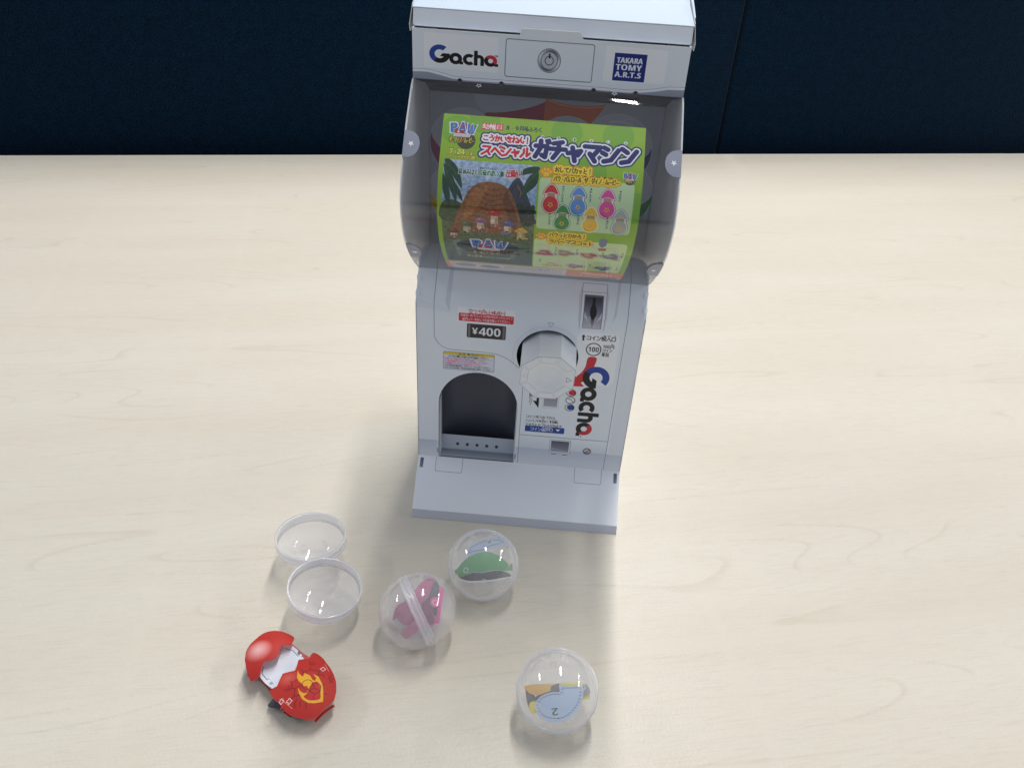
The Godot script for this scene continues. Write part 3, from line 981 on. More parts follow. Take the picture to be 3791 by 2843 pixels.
func poster_print() -> Canvas:
	var lime := Color(0.565, 0.735, 0.15)
	var cv := Canvas.new(123.4, 151, 8.5, -61.7, 23.6, 1, lime)
	for o in [Vector2(-36, 26), Vector2(14, 31), Vector2(45, 31), Vector2(-52, 34), Vector2(30, 55), Vector2(58, 75)]:
		cv.disc(o, 9.5, Color(0.475, 0.69, 0.18))
	# top line and magazine name
	cv.poly(pts("-37.2,28.3 -24.5,28.3 -24.5,32.8 -37.2,32.8"), Color(0.82, 0.20, 0.22))
	cv.poly(pts("-28.6,28.7 -24.9,28.7 -24.9,32.4 -28.6,32.4"), Color(0.94, 0.94, 0.95))
	cv.text("幼稚", -36.9, 28.75, 3.85, 3.6, 0.5, Color(0.95, 0.95, 0.96))
	cv.text("園", -28.4, 28.95, 3.3, 3.2, 0.35, Color(0.82, 0.20, 0.22))
	cv.text("8・9月号ふろく", -23, 29.1, 2.62, 2.9, 0.46, Color(0.10, 0.17, 0.36))
	# title
	var rows := [
		["こうかいきねん！", -36, 36.2, 3.35, 3.9, 0.85, Color(0.82, 0.08, 0.16)], ["スペシャル", -36, 43.2, 5.5, 5.6, 1.4, Color(0.82, 0.08, 0.16)],
		["ガ", -5.0, 37.6, 8.8, 10.2, 2.9, NAVY], ["チ", 4.6, 37.6, 9.3, 10.4, 2.9, NAVY], ["ャ", 14.2, 37.4, 10.6, 11.6, 2.95, NAVY], ["マ", 25.4, 38.0, 9.4, 10.2, 2.95, NAVY], ["シ", 36.0, 38.0, 9.6, 9.8, 2.95, NAVY], ["ン", 46.6, 38.0, 9.8, 9.8, 2.95, NAVY]]
	lettered(cv, rows, [3.7, 2.0, 0.0], [NAVY, Color(0.94, 0.95, 0.97)])
	for i in 6:
		cv.disc(Vector2([-0.4, 9.2, 18.8, 29.0, 39.0, 49.6][i], 35.2), 1.15, Color(0.94, 0.95, 0.97))
		cv.text("がちゃましん"[i], [-1.0, 8.6, 18.2, 28.4, 38.4, 49.0][i], 34.5, 1.35, 1.4, 0.22, NAVY)
	for i in 5:
		cv.text("すぺしゃる"[i], -33.6 + i * 5.9, 41.3, 0.9, 1.0, 0.16, Color(0.45, 0.13, 0.2))
	# film badge and date
	cv.oval(Vector2(-46, 41), 5.6, 5.6, Color(0.27, 0.27, 0.17))
	shield_word(cv, -56.4, 29.2, 15.2, 8.8)
	lettered(cv, [["ザ・ダイノ・ムービー", -56.2, 39.4, 1.42, 3.2, 0.42, Color(0.88, 0.80, 0.25)]], [0.7, 0.0], [Color(0.22, 0.20, 0.10)])
	var sun := Color(0.96, 0.90, 0.40)
	for n in 2:
		var c: Color = [Color(0.33, 0.42, 0.10), sun][n]
		var g := 0.35 * (1 - n)
		cv.latin("7", Rect2(-55.4 - g, 46.7 - g, 2.1 + 2 * g, 3.3 + 2 * g), c)
		cv.latin("24", Rect2(-50.9 - g, 46.5 - g, 4.9 + 2 * g, 3.5 + 2 * g), c)
		cv.text("月", -53.0, 47.9, 1.7, 2.0, 0.3 + g, c)
		cv.text("日(金)", -45.7, 48.1, 1.35, 2.0, 0.26 + g, c)
		cv.text("パウっとガオガオ公開!", -57.0, 50.7, 1.62, 2.0, 0.28 + g, c)
	film_picture(cv)
	# first box: six egg toys
	cv.poly(rounded(-0.1, 60.2, 56.8, 93, 2.5), Color(0.78, 0.89, 0.70))
	paw_mark(cv, Vector2(3.6, 57.3), 3.0)
	var y := Color(0.97, 0.87, 0.22)
	lettered(cv, [["おしてパカッと！", 8.6, 53.3, 2.62, 3.2, 0.5, Color(0.28, 0.20, 0.05)], ["パウ・パトロール", 8.4, 58.9, 1.93, 3.1, 0.46, Color(0.28, 0.20, 0.05)], ["ザ・ダイノ・ムービー", 26.6, 58.9, 1.95, 3.1, 0.46, Color(0.28, 0.20, 0.05)]], [3.0, 1.9, 0.0], [Color(0.92, 0.60, 0.14), y])
	cv.text("ぱかっ", 18.6, 52.0, 1.0, 0.8, 0.14, Color(0.28, 0.20, 0.05))
	cv.text("ぱう　ぱとろうる　ざ　だいの　むうびい", 8.4, 57.5, 1.85, 0.8, 0.14, Color(0.28, 0.20, 0.05))
	cv.oval(Vector2(53.6, 58.6), 3.4, 2.6, Color(0.36, 0.32, 0.18))
	shield_word(cv, 49.6, 53.9, 7.8, 4.2)
	cv.text("ザダイノ", 50.2, 58.5, 1.6, 1.5, 0.25, Color(0.88, 0.80, 0.25))
	var eggs := [[7.5, 72.6, Color(0.82, 0.16, 0.14), Color(0.82, 0.16, 0.14), "▼マーシャル", 13.6, 64.2], [24, 73.0, Color(0.36, 0.60, 0.86), Color(0.14, 0.22, 0.50), "▼チェイス", 30.2, 64.4], [41.4, 73.2, Color(0.88, 0.30, 0.62), Color(0.78, 0.28, 0.60), "▼スカイ", 47.8, 64.6],
		[15.3, 84.2, Color(0.22, 0.58, 0.24), Color(0.16, 0.46, 0.22), "▲レックス", 7.0, 81.0], [32.4, 84.4, Color(0.96, 0.78, 0.20), Color(0.93, 0.86, 0.50), "▲ラブル", 24.2, 81.0], [50.2, 84.6, Color(0.68, 0.72, 0.68), Color(0.45, 0.50, 0.52), "▲ルバーブ", 41.8, 81.0]]
	for e in eggs:
		egg_toy(cv, Vector2(e[0], e[1]), e[2], e[3])
		var s: String = e[4]
		var o := Vector2(e[5], e[6])
		cv.poly(PackedVector2Array([o + Vector2(1.3, 0.2), o + Vector2(1.3, 1.5), o + Vector2(0.2, 0.85)]) if s[0] == "▼" else PackedVector2Array([o + Vector2(0.3, 0.2), o + Vector2(0.3, 1.5), o + Vector2(1.5, 0.85)]), Color(0.10, 0.14, 0.34))
		cv.text(s.substr(1), o.x, o.y + 1.9, 1.45, 1.55, 0.22, Color(0.10, 0.14, 0.34), true)
	# second box: rubber charms
	cv.poly(rounded(-0.6, 101.6, 57.6, 150.2, 2.5), Color(0.82, 0.91, 0.66))
	paw_mark(cv, Vector2(3.4, 99.6), 3.0)
	lettered(cv, [["パウっとひかる！", 8.4, 95.9, 2.7, 3.3, 0.5, Color(0.34, 0.26, 0.05)], ["ラバーマスコット", 8.4, 101.6, 3.3, 3.8, 0.58, Color(0.34, 0.26, 0.05)]], [3.0, 1.9, 0.0], [Color(0.92, 0.66, 0.16), y])
	cv.poly(pts("39.5,99 42,97 44.8,99 44.4,104 42,107 39.8,104"), Color(0.50, 0.52, 0.62))
	cv.poly(pts("39,107.5 45,107 44.6,110 39.6,110.6"), Color(0.72, 0.46, 0.30))
	var charms := [[6.6, 119.5, Color(0.66, 0.32, 0.28)], [19.8, 117.5, Color(0.62, 0.50, 0.36)], [34.8, 118.5, Color(0.68, 0.42, 0.26)], [49.3, 118, Color(0.48, 0.46, 0.44)], [12, 142, Color(0.80, 0.72, 0.34)], [27.6, 141, Color(0.62, 0.44, 0.42)], [46, 141.5, Color(0.36, 0.46, 0.56)]]
	for i in charms.size():
		rubber_charm(cv, Vector2(charms[i][0], charms[i][1]), charms[i][2], i)
	for e in [["マーシャル", 12.6, 110.0], ["チェイス", 26.2, 110.5], ["スカイ", 42.6, 112], ["ロッキー", 55.0, 111], ["ラブル", 3.0, 131], ["ズーマ", 36.6, 135], ["レックス", 54.6, 136]]:
		cv.text(e[0], e[1], e[2], 1.5, 2.0, 0.22, Color(0.22, 0.28, 0.42), true)
	# foot: orange strip with a white notice
	cv.poly(pts("-61.7,150.6 61.7,150.6 61.7,176 -61.7,176"), Color(0.93, 0.60, 0.42))
	cv.poly(pts("-58,152.4 22.6,152.4 22.6,173 -58,173"), Color(0.88, 0.87, 0.88))
	cv.oval(Vector2(-47, 160), 7.5, 4.6, Color(0.58, 0.60, 0.68))
	cv.oval(Vector2(-30, 160.5), 7.0, 4.4, Color(0.56, 0.58, 0.66))
	cv.seg(Vector2(-55, 154.5), Vector2(-30, 154.5), 0.5, Color(0.66, 0.34, 0.40))
	cv.text("カプセルトイのカプセルは必ずお店で返却してください", -20.5, 155.4, 1.55, 4.4, 0.22, Color(0.36, 0.38, 0.50))
	for i in 4:
		cv.seg(Vector2(-20, 162.4 + i * 2.6), Vector2(20, 162.4 + i * 2.6), 0.35, Color(0.66, 0.67, 0.74))
	for n in 2:
		word_logo(cv, Vector2(33.2, 161.4), Vector2(0.32, 0), Vector2(0, -0.34), Color(0.92, 0.90, 0.90), Color(0.93, 0.88, 0.88), Color(0.93, 0.90, 0.90))
	cv.text("カプセルトイ", 25, 165, 3.2, 3.6, 0.5, Color(0.96, 0.90, 0.86))
	cv.poly(rounded(47, 167, 58.6, 173, 0.8), Color(0.42, 0.52, 0.74))
	return cv

func egg_toy(cv: Canvas, o: Vector2, c: Color, edge: Color) -> void:
	var body := PackedVector2Array()
	for i in 36:
		body.append(o + Vector2(cos(TAU * i / 36) * 4.6, 3.5 + sin(TAU * i / 36) * 4.9))
	var cap := PackedVector2Array()
	for v in pts("-4.3,-3.0 -3.7,-4.4 -2.6,-6.4 -1.4,-7.8 0,-8.4 1.4,-7.8 2.6,-6.4 3.7,-4.4 4.3,-3.0 3.2,-2.9 1.6,-3.7 0,-3.9 -1.6,-3.7 -3.2,-2.9"):
		cap.append(o + v)
	var neck := rounded(o.x - 3.1, o.y - 4, o.x + 3.1, o.y + 2, 0.4)
	for n in 2:
		for p in [body, cap, neck]:
			cv.poly(p, [edge, Color(0.95, 0.96, 0.96)][n])
			cv.line(p, [1.5, 0.85][n], [edge, Color(0.95, 0.96, 0.96)][n], true)
	cv.poly(neck, Color(0.90, 0.88, 0.84))
	cv.poly(rounded(o.x - 2.4, o.y - 3.4, o.x + 2.4, o.y + 1, 0.8), Color(0.72, 0.62, 0.52).lerp(c, 0.15))
	cv.poly(body, c)
	cv.poly(cap, c)
	cv.poly(PackedVector2Array([o + Vector2(-3.6, 0.4), o + Vector2(-2.4, -0.9), o + Vector2(-1.2, 0.5), o + Vector2(0, -1.0), o + Vector2(1.2, 0.5), o + Vector2(2.4, -0.9), o + Vector2(3.6, 0.4), o + Vector2(3.6, 2), o + Vector2(-3.6, 2)]), c)
	cv.line(PackedVector2Array([o + Vector2(-3.2, 5.6), o + Vector2(-1.8, 7.2), o + Vector2(0, 7.8)]), 0.5, c.darkened(0.25))
	cv.poly(star(o + Vector2(0, 3.6), 2.0, 0.5), Color(0.95, 0.70, 0.22))
	cv.disc(o + Vector2(0, 3.6), 0.7, c)

func rubber_charm(cv: Canvas, o: Vector2, c: Color, n: int) -> void:
	# a strap loop and a plain soft shape with a pale rim
	var loop := PackedVector2Array()
	for i in 15:
		var a := -2.4 + i * 0.28
		loop.append(o + Vector2(cos(a) * 3.6 + (n % 3 - 1) * 1.4, sin(a) * 4.0 - 8.0))
	for k in 2:
		cv.line(loop, [1.1, 0.7][k], [Color(0.70, 0.58, 0.62), Color(0.93, 0.93, 0.93)][k])
	var p := PackedVector2Array()
	for i in 22:
		var a := TAU * i / 22
		var r := 4.4 + 0.9 * sin(a * 3.0 + n * 1.7) + 0.5 * sin(a * 5.0 + n)
		p.append(Vector2(cos(a) * r * 1.25, sin(a) * r))
	for k in 3:
		var q := PackedVector2Array()
		for v in p:
			q.append(o + v * [1.14, 1.06, 0.92][k])
		cv.poly(q, [c.darkened(0.3), Color(0.94, 0.94, 0.93), c][k])
	cv.oval(o + Vector2(-1.0, -0.8), 2.4, 1.6, c.lightened(0.35))

func film_picture(cv: Canvas) -> void:
	# a plain jungle valley in the poster's colours
	var x0 := -58.0
	var w := 56.8
	cv.fade(x0, 53.6, w, 38, Color(0.66, 0.74, 0.86), Color(0.50, 0.64, 0.78))
	cv.fade(x0, 84, w, 65, Color(0.44, 0.48, 0.30), Color(0.20, 0.28, 0.22))
	var rng := RandomNumberGenerator.new()
	rng.seed = 4
	for i in 26:
		cv.oval(Vector2(x0 + 6 + rng.randf() * (w - 12), 57 + rng.randf() * 24), rng.randf_range(2, 6), rng.randf_range(1, 2.4), Color(0.88, 0.91, 0.95, 0.22))
	cv.poly(smooth(pts("-24,84 -19,70 -15,63 -12,62 -8,69 -3,80 -1.2,86 -1.2,90 -24,90"), 3), Color(0.20, 0.24, 0.30))
	cv.line(pts("-13,66 -10.6,70 -11,73"), 0.5, Color(0.62, 0.44, 0.30))
	cv.poly(smooth(pts("-58,80 -52,77.5 -47,79 -42,84 -36,92 -58,92"), 3), Color(0.26, 0.33, 0.17))
	for i in 60:
		cv.disc(Vector2(rng.randf_range(-12, -1.8), rng.randf_range(78, 92)), rng.randf_range(0.6, 1.5), Color(0.10, 0.16 + rng.randf() * 0.06, 0.09, 0.8))
	# a big sandstone outcrop
	cv.poly(smooth(pts("-49,100 -49.5,90 -46,80 -41.6,71 -36,66.6 -29,65.4 -22,66.6 -16.4,71 -12.4,80 -9.4,91 -10,100"), 4), Color(0.58, 0.36, 0.17))
	for i in 9:
		var yy := 69.5 + i * 3.1
		cv.line(smooth(PackedVector2Array([Vector2(-43 - i * 0.6, yy), Vector2(-36, yy - 1.2), Vector2(-28, yy + 0.6), Vector2(-20, yy - 0.8), Vector2(-15 + i * 0.5, yy + 1.0), Vector2(-20, yy - 0.6), Vector2(-28, yy + 0.9), Vector2(-36, yy - 0.8)]), 3), 0.5, Color(0.40, 0.22, 0.10, 0.5))
	cv.poly(smooth(pts("-41,74 -37,69 -30,68 -33,74 -38,84 -46,92"), 4), Color(0.72, 0.48, 0.24, 0.55))
	cv.poly(smooth(pts("-19,70 -15,78 -11,90 -15,94 -18,84 -21,76"), 4), Color(0.36, 0.20, 0.10, 0.6))
	for i in 150:
		var o := Vector2(rng.randf_range(-47, -11), rng.randf_range(67, 97))
		cv.seg(o, o + Vector2(rng.randf_range(-0.8, 0.8), rng.randf_range(0.8, 2.4)), 0.3, Color(0.36, 0.20, 0.09, 0.28) if i % 2 else Color(0.82, 0.60, 0.32, 0.25))
	# grass, shrubs and pools
	for i in 420:
		var o := Vector2(rng.randf_range(x0 + 1, -2), rng.randf_range(90, 146))
		var c := Color(0.42, 0.46, 0.20, 0.35) if i % 3 == 0 else Color(0.14, 0.24, 0.12, 0.4)
		cv.seg(o, o + Vector2(rng.randf_range(-2, 2), -rng.randf_range(0.6, 2.4)), 0.35, c)
	var tones := [Color(0.44, 0.22, 0.17), Color(0.30, 0.42, 0.26), Color(0.58, 0.38, 0.54), Color(0.68, 0.12, 0.12), Color(0.34, 0.34, 0.58), Color(0.78, 0.66, 0.16)]
	for i in 6:
		var o := Vector2(-51 + i * 8.4, [103, 97, 94, 90, 95, 99][i])
		if i >= 0:
			var hgt: float = [4.0, 5.0, 5.6, 7.6, 5.6, 4.6][i]
			cv.poly(smooth(PackedVector2Array([o + Vector2(-2.0, 4), o + Vector2(-1.7, 3 - hgt), o + Vector2(1.7, 3 - hgt), o + Vector2(2.0, 4)]), 3), Color(0.82, 0.76, 0.66))
			cv.poly(smooth(PackedVector2Array([o + Vector2(0.4, 4), o + Vector2(0.9, 3 - hgt), o + Vector2(1.7, 3 - hgt), o + Vector2(2.0, 4)]), 2), Color(0.62, 0.54, 0.45, 0.7))
			cv.poly(smooth(PackedVector2Array([o + Vector2(-3.9, 3.2 - hgt), o + Vector2(-3.2, 1.0 - hgt), o + Vector2(0, -0.8 - hgt), o + Vector2(3.2, 1.0 - hgt), o + Vector2(3.9, 3.2 - hgt), o + Vector2(0, 3.9 - hgt)]), 3), tones[i])
			cv.oval(o + Vector2(-1.2, 0.9 - hgt), 1.1, 0.6, tones[i].lightened(0.3))
		for k in 22:
			cv.disc(o + Vector2(rng.randf_range(-4.4, 4.4), rng.randf_range(2.4, 5.8)), rng.randf_range(0.3, 0.95), tones[i].lightened(rng.randf() * 0.4) if k % 3 else Color(0.22, 0.32, 0.16))
	for x in [-49.5, -14.5]:
		cv.poly(smooth(PackedVector2Array([Vector2(x - 3, 112), Vector2(x + 2, 110), Vector2(x + 3, 118), Vector2(x + 1, 136), Vector2(x - 1, 136), Vector2(x - 1.6, 120)]), 3), Color(0.62, 0.68, 0.70, 0.45))
	cv.poly(smooth(pts("-48,112 -30,108 -12,112 -12,122 -30,130 -48,122"), 3), Color(0.11, 0.16, 0.16, 0.9))
	# leaves at the upper corners
	for s in ["-58,54 -54,53.8 -48.5,60 -46,70.5 -50,66 -54.5,60", "-58,56 -53,62 -49.5,70 -49.2,79 -52,74 -56,66", "-58,62 -55,68 -53.2,74 -53.6,81.2 -56.4,76 -58,70", "-52,66 -47,72 -45.4,78 -48.4,75", "-1.2,54 -9,55.6 -12.6,60.4 -7,59 -1.2,57", "-1.2,57 -6,60 -9,66 -10,72 -5,68.6 -1.2,64"]:
		cv.poly(smooth(pts(s), 3), Color(0.10, 0.26, 0.15))
	for s in ["-57.6,54 -51,61 -46.6,69", "-57.8,58 -52,68 -49.6,77", "-2,58 -7,64 -9.6,71"]:
		cv.line(pts(s), 0.35, Color(0.28, 0.44, 0.24))
	# the uneven tones of a photographed valley
	var tone := FastNoiseLite.new()
	tone.seed = 12
	tone.frequency = 0.035
	tone.fractal_octaves = 4
	var p0 := cv.at(Vector2(x0, 53.6))
	var p1 := cv.at(Vector2(x0 + w, 149))
	for yy in range(int(p0.y), int(p1.y)):
		for xx in range(int(p0.x), int(p1.x)):
			var g := 1.0 + 0.26 * tone.get_noise_2d(xx, yy)
			var c := cv.im.get_pixel(xx, yy)
			cv.im.set_pixel(xx, yy, Color(c.r * g, c.g * g, c.b * g))
	# lettering
	lettered(cv, [["夏休みは〈", -48.8, 58.8, 2.2, 3.0, 0.4, Color(0.12, 0.30, 0.16)], ["恐竜の島〉へ", -37.2, 58.8, 2.5, 3.0, 0.4, Color(0.10, 0.42, 0.16)], ["出動!", -20.6, 57.6, 3.5, 3.9, 0.6, Color(0.80, 0.14, 0.14)]], [0.7, 0.0], [Color(0.90, 0.92, 0.95, 0.8)])
	cv.text("ダイノ・アイランド", -36.4, 56.9, 1.1, 1.3, 0.2, Color(0.12, 0.22, 0.16))
	shield_word(cv, -40.2, 107.6, 21.6, 13.4)
	lettered(cv, [["ザ・ダイノ・ムービー", -39.6, 125.2, 1.78, 4.6, 0.5, Color(0.86, 0.82, 0.32)]], [0.7, 0.0], [Color(0.12, 0.14, 0.08)])
	var sun := Color(0.86, 0.86, 0.56)
	cv.latin("7", Rect2(-44.6, 133.2, 2.6, 4.0), sun)
	cv.latin("24", Rect2(-39.6, 133.2, 5.4, 4.0), sun)
	cv.text("月", -41.8, 134.8, 1.7, 2.2, 0.28, sun)
	cv.text("日(金)パウっとガオガオ公開", -33.8, 134.8, 1.2, 2.6, 0.24, sun)
# ------------------------------------------------------------------ the capsule machine

func section() -> void:
	var p := pts("331.9,42.4 328.4,35.6 319.3,24.6 306.9,10.6 290,-3.4 270.8,-9.7 252,-4 236.7,7.1 215,30 198,52.5")
	for i in p.size() - 1:
		for k in 12:
			WS.append(p[i].cubic_interpolate(p[i + 1], p[maxi(i - 1, 0)], p[mini(i + 2, p.size() - 1)], k / 12.0))
	WS.append(p[p.size() - 1])
	WL.append(0.0)
	for i in WS.size() - 1:
		WL.append(WL[i] + WS[i].distance_to(WS[i + 1]))

# A point of the window's section, t millimetres down from its upper edge, d millimetres inwards.
func window_at(s: float, t: float, d: float) -> Vector3:
	var i := 0
	while i < WS.size() - 2 and WL[i + 1] < t:
		i += 1
	var u := (t - WL[i]) / (WL[i + 1] - WL[i])
	var a := (WS[mini(i + 1, WS.size() - 1)] - WS[maxi(i - 1, 0)]).normalized()
	var b := (WS[mini(i + 2, WS.size() - 1)] - WS[i]).normalized()
	var q := WS[i].lerp(WS[i + 1], u)
	var g := a.lerp(b, clampf(u, 0, 1)).normalized()
	var n := Vector2(-g.y, g.x)
	q -= n * d
	return Vector3(s, q.x, -q.y)

func front_at(p: Vector2, d: float) -> Vector3:
	if p.y <= 144.0:
		return Vector3(p.x, 34.0 + p.y, -38.0 + p.y / 144.0 - d)
	var t := p.y - 144.0
	return Vector3(p.x, 178.0 + t * 0.7904 - d * 0.6126, -37.0 - t * 0.6126 - d * 0.7904)

func build_machine() -> void:
	var o := thing("capsule_machine", "white paper toy capsule machine with green poster in its bulging window", "capsule machine", Vector3(8.7, 0, -464.2))
	o.rotation.y = deg_to_rad(-1.67)
	var paper: Material = M.paper
	var inside: Material = M.grey_inside
	# front panel with the round hole for the dial and the arch of the chute
	var arch := PackedVector2Array([Vector2(-66.2, -1), Vector2(-66.2, 55)])
	for i in 25:
		arch.append(Vector2(-35.3, 55) + Vector2(cos(PI - PI * i / 24) * 30.9, sin(PI - PI * i / 24) * 31.6))
	arch.append(Vector2(-4.4, -1))
	var hole := circle(Vector2(15.2, 106.0), 23.0, 48)
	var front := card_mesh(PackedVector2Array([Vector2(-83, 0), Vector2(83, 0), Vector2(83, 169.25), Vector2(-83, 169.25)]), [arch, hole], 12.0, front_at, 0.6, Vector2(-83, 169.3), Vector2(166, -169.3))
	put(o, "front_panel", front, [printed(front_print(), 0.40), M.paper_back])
	# folding slots seen at the panel's upper corners
	for s in [-1, 1]:
		for k in 2:
			var t := 148.5 + k * 11.5
			var plug := card_mesh(rounded(minf(80.6 * s, 83.4 * s), t, maxf(80.6 * s, 83.4 * s), t + 4.5, 1.0), [], 3.0, func(p, d): return front_at(p, d - 0.7), 0.5)
			put(o, "paper_tab", plug, [paper])
	# chute: a dark curved wall, a pale lip with dots and a strip of floor
	var back := card_mesh(PackedVector2Array([Vector2(0, 34), Vector2(96, 34), Vector2(96, 128), Vector2(0, 128)]), [], 4.0,
		func(p, d): return Vector3(-35.3 - cos(PI * p.x / 96.0) * (31.4 - d), p.y, -38.6 - pow(sin(PI * p.x / 96.0), 0.55) * (31.0 - d)), 0.5)
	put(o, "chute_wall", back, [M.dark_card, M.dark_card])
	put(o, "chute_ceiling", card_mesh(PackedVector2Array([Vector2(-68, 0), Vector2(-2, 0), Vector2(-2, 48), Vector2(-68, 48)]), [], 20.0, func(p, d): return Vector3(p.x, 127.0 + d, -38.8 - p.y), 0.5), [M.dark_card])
	var lip_cv := Canvas.new(64, 24, 8.0, -67, 23.5, -1, Color(0.74, 0.77, 0.82))
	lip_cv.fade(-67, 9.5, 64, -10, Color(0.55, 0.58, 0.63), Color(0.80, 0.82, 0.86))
	for i in 5:
		lip_cv.poly(rounded(-53.2 + i * 8.1, 13.4, -50.9 + i * 8.1, 15.9, 0.6), Color(0.20, 0.22, 0.26))
	var lip := card_mesh(PackedVector2Array([Vector2(-66, 0), Vector2(-4.6, 0), Vector2(-5, 22.6), Vector2(-65.6, 22.6)]), [], 3.0,
		func(p, d): return Vector3(p.x, 34.6 + (0.0 if p.y < 9.5 else (p.y - 9.5) * 0.97) - d * 0.5, -38.8 - minf(p.y, 9.5) - maxf(0.0, p.y - 9.5) * 0.24 - d), 0.5, Vector2(-67, 23.5), Vector2(64, -24))
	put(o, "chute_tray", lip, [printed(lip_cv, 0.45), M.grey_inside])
	for s in [-65.7, -5.1]:
		put(o, "chute_side", card_mesh(PackedVector2Array([Vector2(38.6, 34.2), Vector2(50, 34.2), Vector2(48, 92), Vector2(38.6, 92)]), [], 12.0, func(p, d): return Vector3(s + d, p.y, -p.x), 0.5), [M.grey_inside])
	# flap in front, a shallow ramp with a folded front edge
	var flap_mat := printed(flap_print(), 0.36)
	var ramp := func(p: Vector2, d: float) -> Vector3:
		var t := p.y
		return Vector3(p.x, 7.0 + t * 0.6 - d * 0.8, -1.8 - t * 0.8 - d * 0.6)
	put(o, "base_flap", card_mesh(PackedVector2Array([Vector2(-82.6, 0), Vector2(82.6, 0), Vector2(83, 45.2), Vector2(-83, 45.2)]), [], 12.0, ramp, 0.6, Vector2(-85, 52), Vector2(170, -60)), [flap_mat, M.paper_back])
	put(o, "flap_edge", card_mesh(PackedVector2Array([Vector2(-82.7, 0.2), Vector2(82.7, 0.2), Vector2(82.6, 7.4), Vector2(-82.6, 7.4)]), [], 20.0, func(p, d): return Vector3(p.x, p.y, -p.y * 0.25 - d), 0.6), [mat(Color(0.80, 0.82, 0.87), 0.45, 0.4), M.paper_back])
	for s in [-1, 1]:
		put(o, "flap_side", card_mesh(PackedVector2Array([Vector2(2.4, 0.2), Vector2(38, 0.2), Vector2(38, 33), Vector2(2.4, 6.4)]), [], 20.0, func(p, d): return Vector3(82.2 * s - d * s, p.y, -p.x), 0.5), [paper])
	# dial: an eight-sided paper drum with a dished face
	build_dial(o)
	# sides, back and the dark inner wall behind the window
	var side := PackedVector2Array([Vector2(38, 34), Vector2(37, 178)])
	for i in range(WS.size() - 1, -1, -1):
		side.append(Vector2(WS[i].y + 0.3, WS[i].x))
	side.append_array(PackedVector2Array([Vector2(42.4, 361), Vector2(150, 361), Vector2(150, 0.3), Vector2(38, 0.3)]))
	for s in [-1, 1]:
		put(o, "side_panel", card_mesh(side, [], 20.0, func(p, d): return Vector3(83.0 * s - d * s, p.y, -p.x), 0.7), [paper, inside])
	put(o, "back_panel", card_mesh(PackedVector2Array([Vector2(-83, 0.3), Vector2(83, 0.3), Vector2(83, 375), Vector2(-83, 375)]), [], 60.0, func(p, d): return Vector3(p.x, p.y, -150.0 + d), 0.7), [paper, inside])
	var art := card_mesh(PackedVector2Array([Vector2(-82, 10), Vector2(82, 10), Vector2(82, 128.5), Vector2(-82, 128.5)]), [], 30.0, func(p, d): return Vector3(p.x, 180.0 + p.y, -104.0 - d), 0.6, Vector2(-83, 136), Vector2(166, -140))
	put(o, "inner_wall", art, [printed(capsule_art(), 0.5), M.grey_inside])
	put(o, "inner_ceiling", card_mesh(PackedVector2Array([Vector2(-82, 44), Vector2(82, 44), Vector2(82, 148), Vector2(-82, 148)]), [], 40.0, func(p, d): return Vector3(p.x, 331.0 - maxf(0.0, p.y - 60.0) * 0.5 + d, -p.y), 0.6), [M.dark_grey])
	put(o, "inner_shelf", card_mesh(PackedVector2Array([Vector2(-82, 52), Vector2(82, 52), Vector2(82, 110), Vector2(-82, 110)]), [], 40.0, func(p, d): return Vector3(p.x, 197.0 - (p.y - 52.0) * 0.08 - d, -p.y), 0.6), [M.grey_inside])
	var box := card_mesh(rounded(-62, 198, 62, 222, 2.0), [], 20.0, func(p, d): return Vector3(p.x, p.y, -82.0 - (p.y - 198.0) * 0.15 - d * 28.0), 1.0)
	put(o, "inner_box", box, [M.grey_inside])
	# window film, its poster and the star tabs that hold it
	var L := WL[WL.size() - 1]
	put(o, "poster", card_mesh(PackedVector2Array([Vector2(-61, 23.8), Vector2(61.2, 23.8), Vector2(61.4, 174.2), Vector2(-60.6, 174.2)]), [], 4.0, func(p, d): return window_at(p.x, p.y, 0.7 + d), 0.25, Vector2(-61.7, 23.6), Vector2(123.4, 151)), [printed(poster_print(), 0.5), M.paper_back])
	var film := begin()
	var nx := 48
	var ny := 96
	var dent := FastNoiseLite.new()
	dent.seed = 31
	dent.frequency = 0.018
	var grid := []
	for j in ny + 1:
		var row := []
		for i in nx + 1:
			var s := -83.0 + 166.0 * i / nx
			var t := L * j / ny
			var w := 0.22 * dent.get_noise_2d(s, t * 0.7) * smoothstep(0.0, 8.0, t) * smoothstep(0.0, 8.0, L - t)
			w += 0.3 * exp(-pow((s - 40.0) / 14.0, 2.0) - pow((t - 3.5) / 4.0, 2.0))
			w += 0.3 * exp(-pow((s - 72.0) / 7.0, 2.0) - pow((t - 31.0) / 5.0, 2.0))
			row.append(window_at(s, t, -w))
		grid.append(row)
	for j in ny:
		for i in nx:
			tri(film, grid[j][i], grid[j][i + 1], grid[j + 1][i])
			tri(film, grid[j][i + 1], grid[j + 1][i + 1], grid[j + 1][i])
	film.generate_normals()
	var win := put(o, "window", film.commit(), [M.window])
	for s in [-1, 1]:
		var rim := card_mesh(PackedVector2Array([Vector2(82.5, 0.5), Vector2(83.3, 0.5), Vector2(83.3, L - 0.5), Vector2(82.5, L - 0.5)]), [], 3.0, func(p, d): return window_at(p.x * s, p.y, -0.5 + d), 0.5)
		put(win, "film_edge", rim, [M.mould])
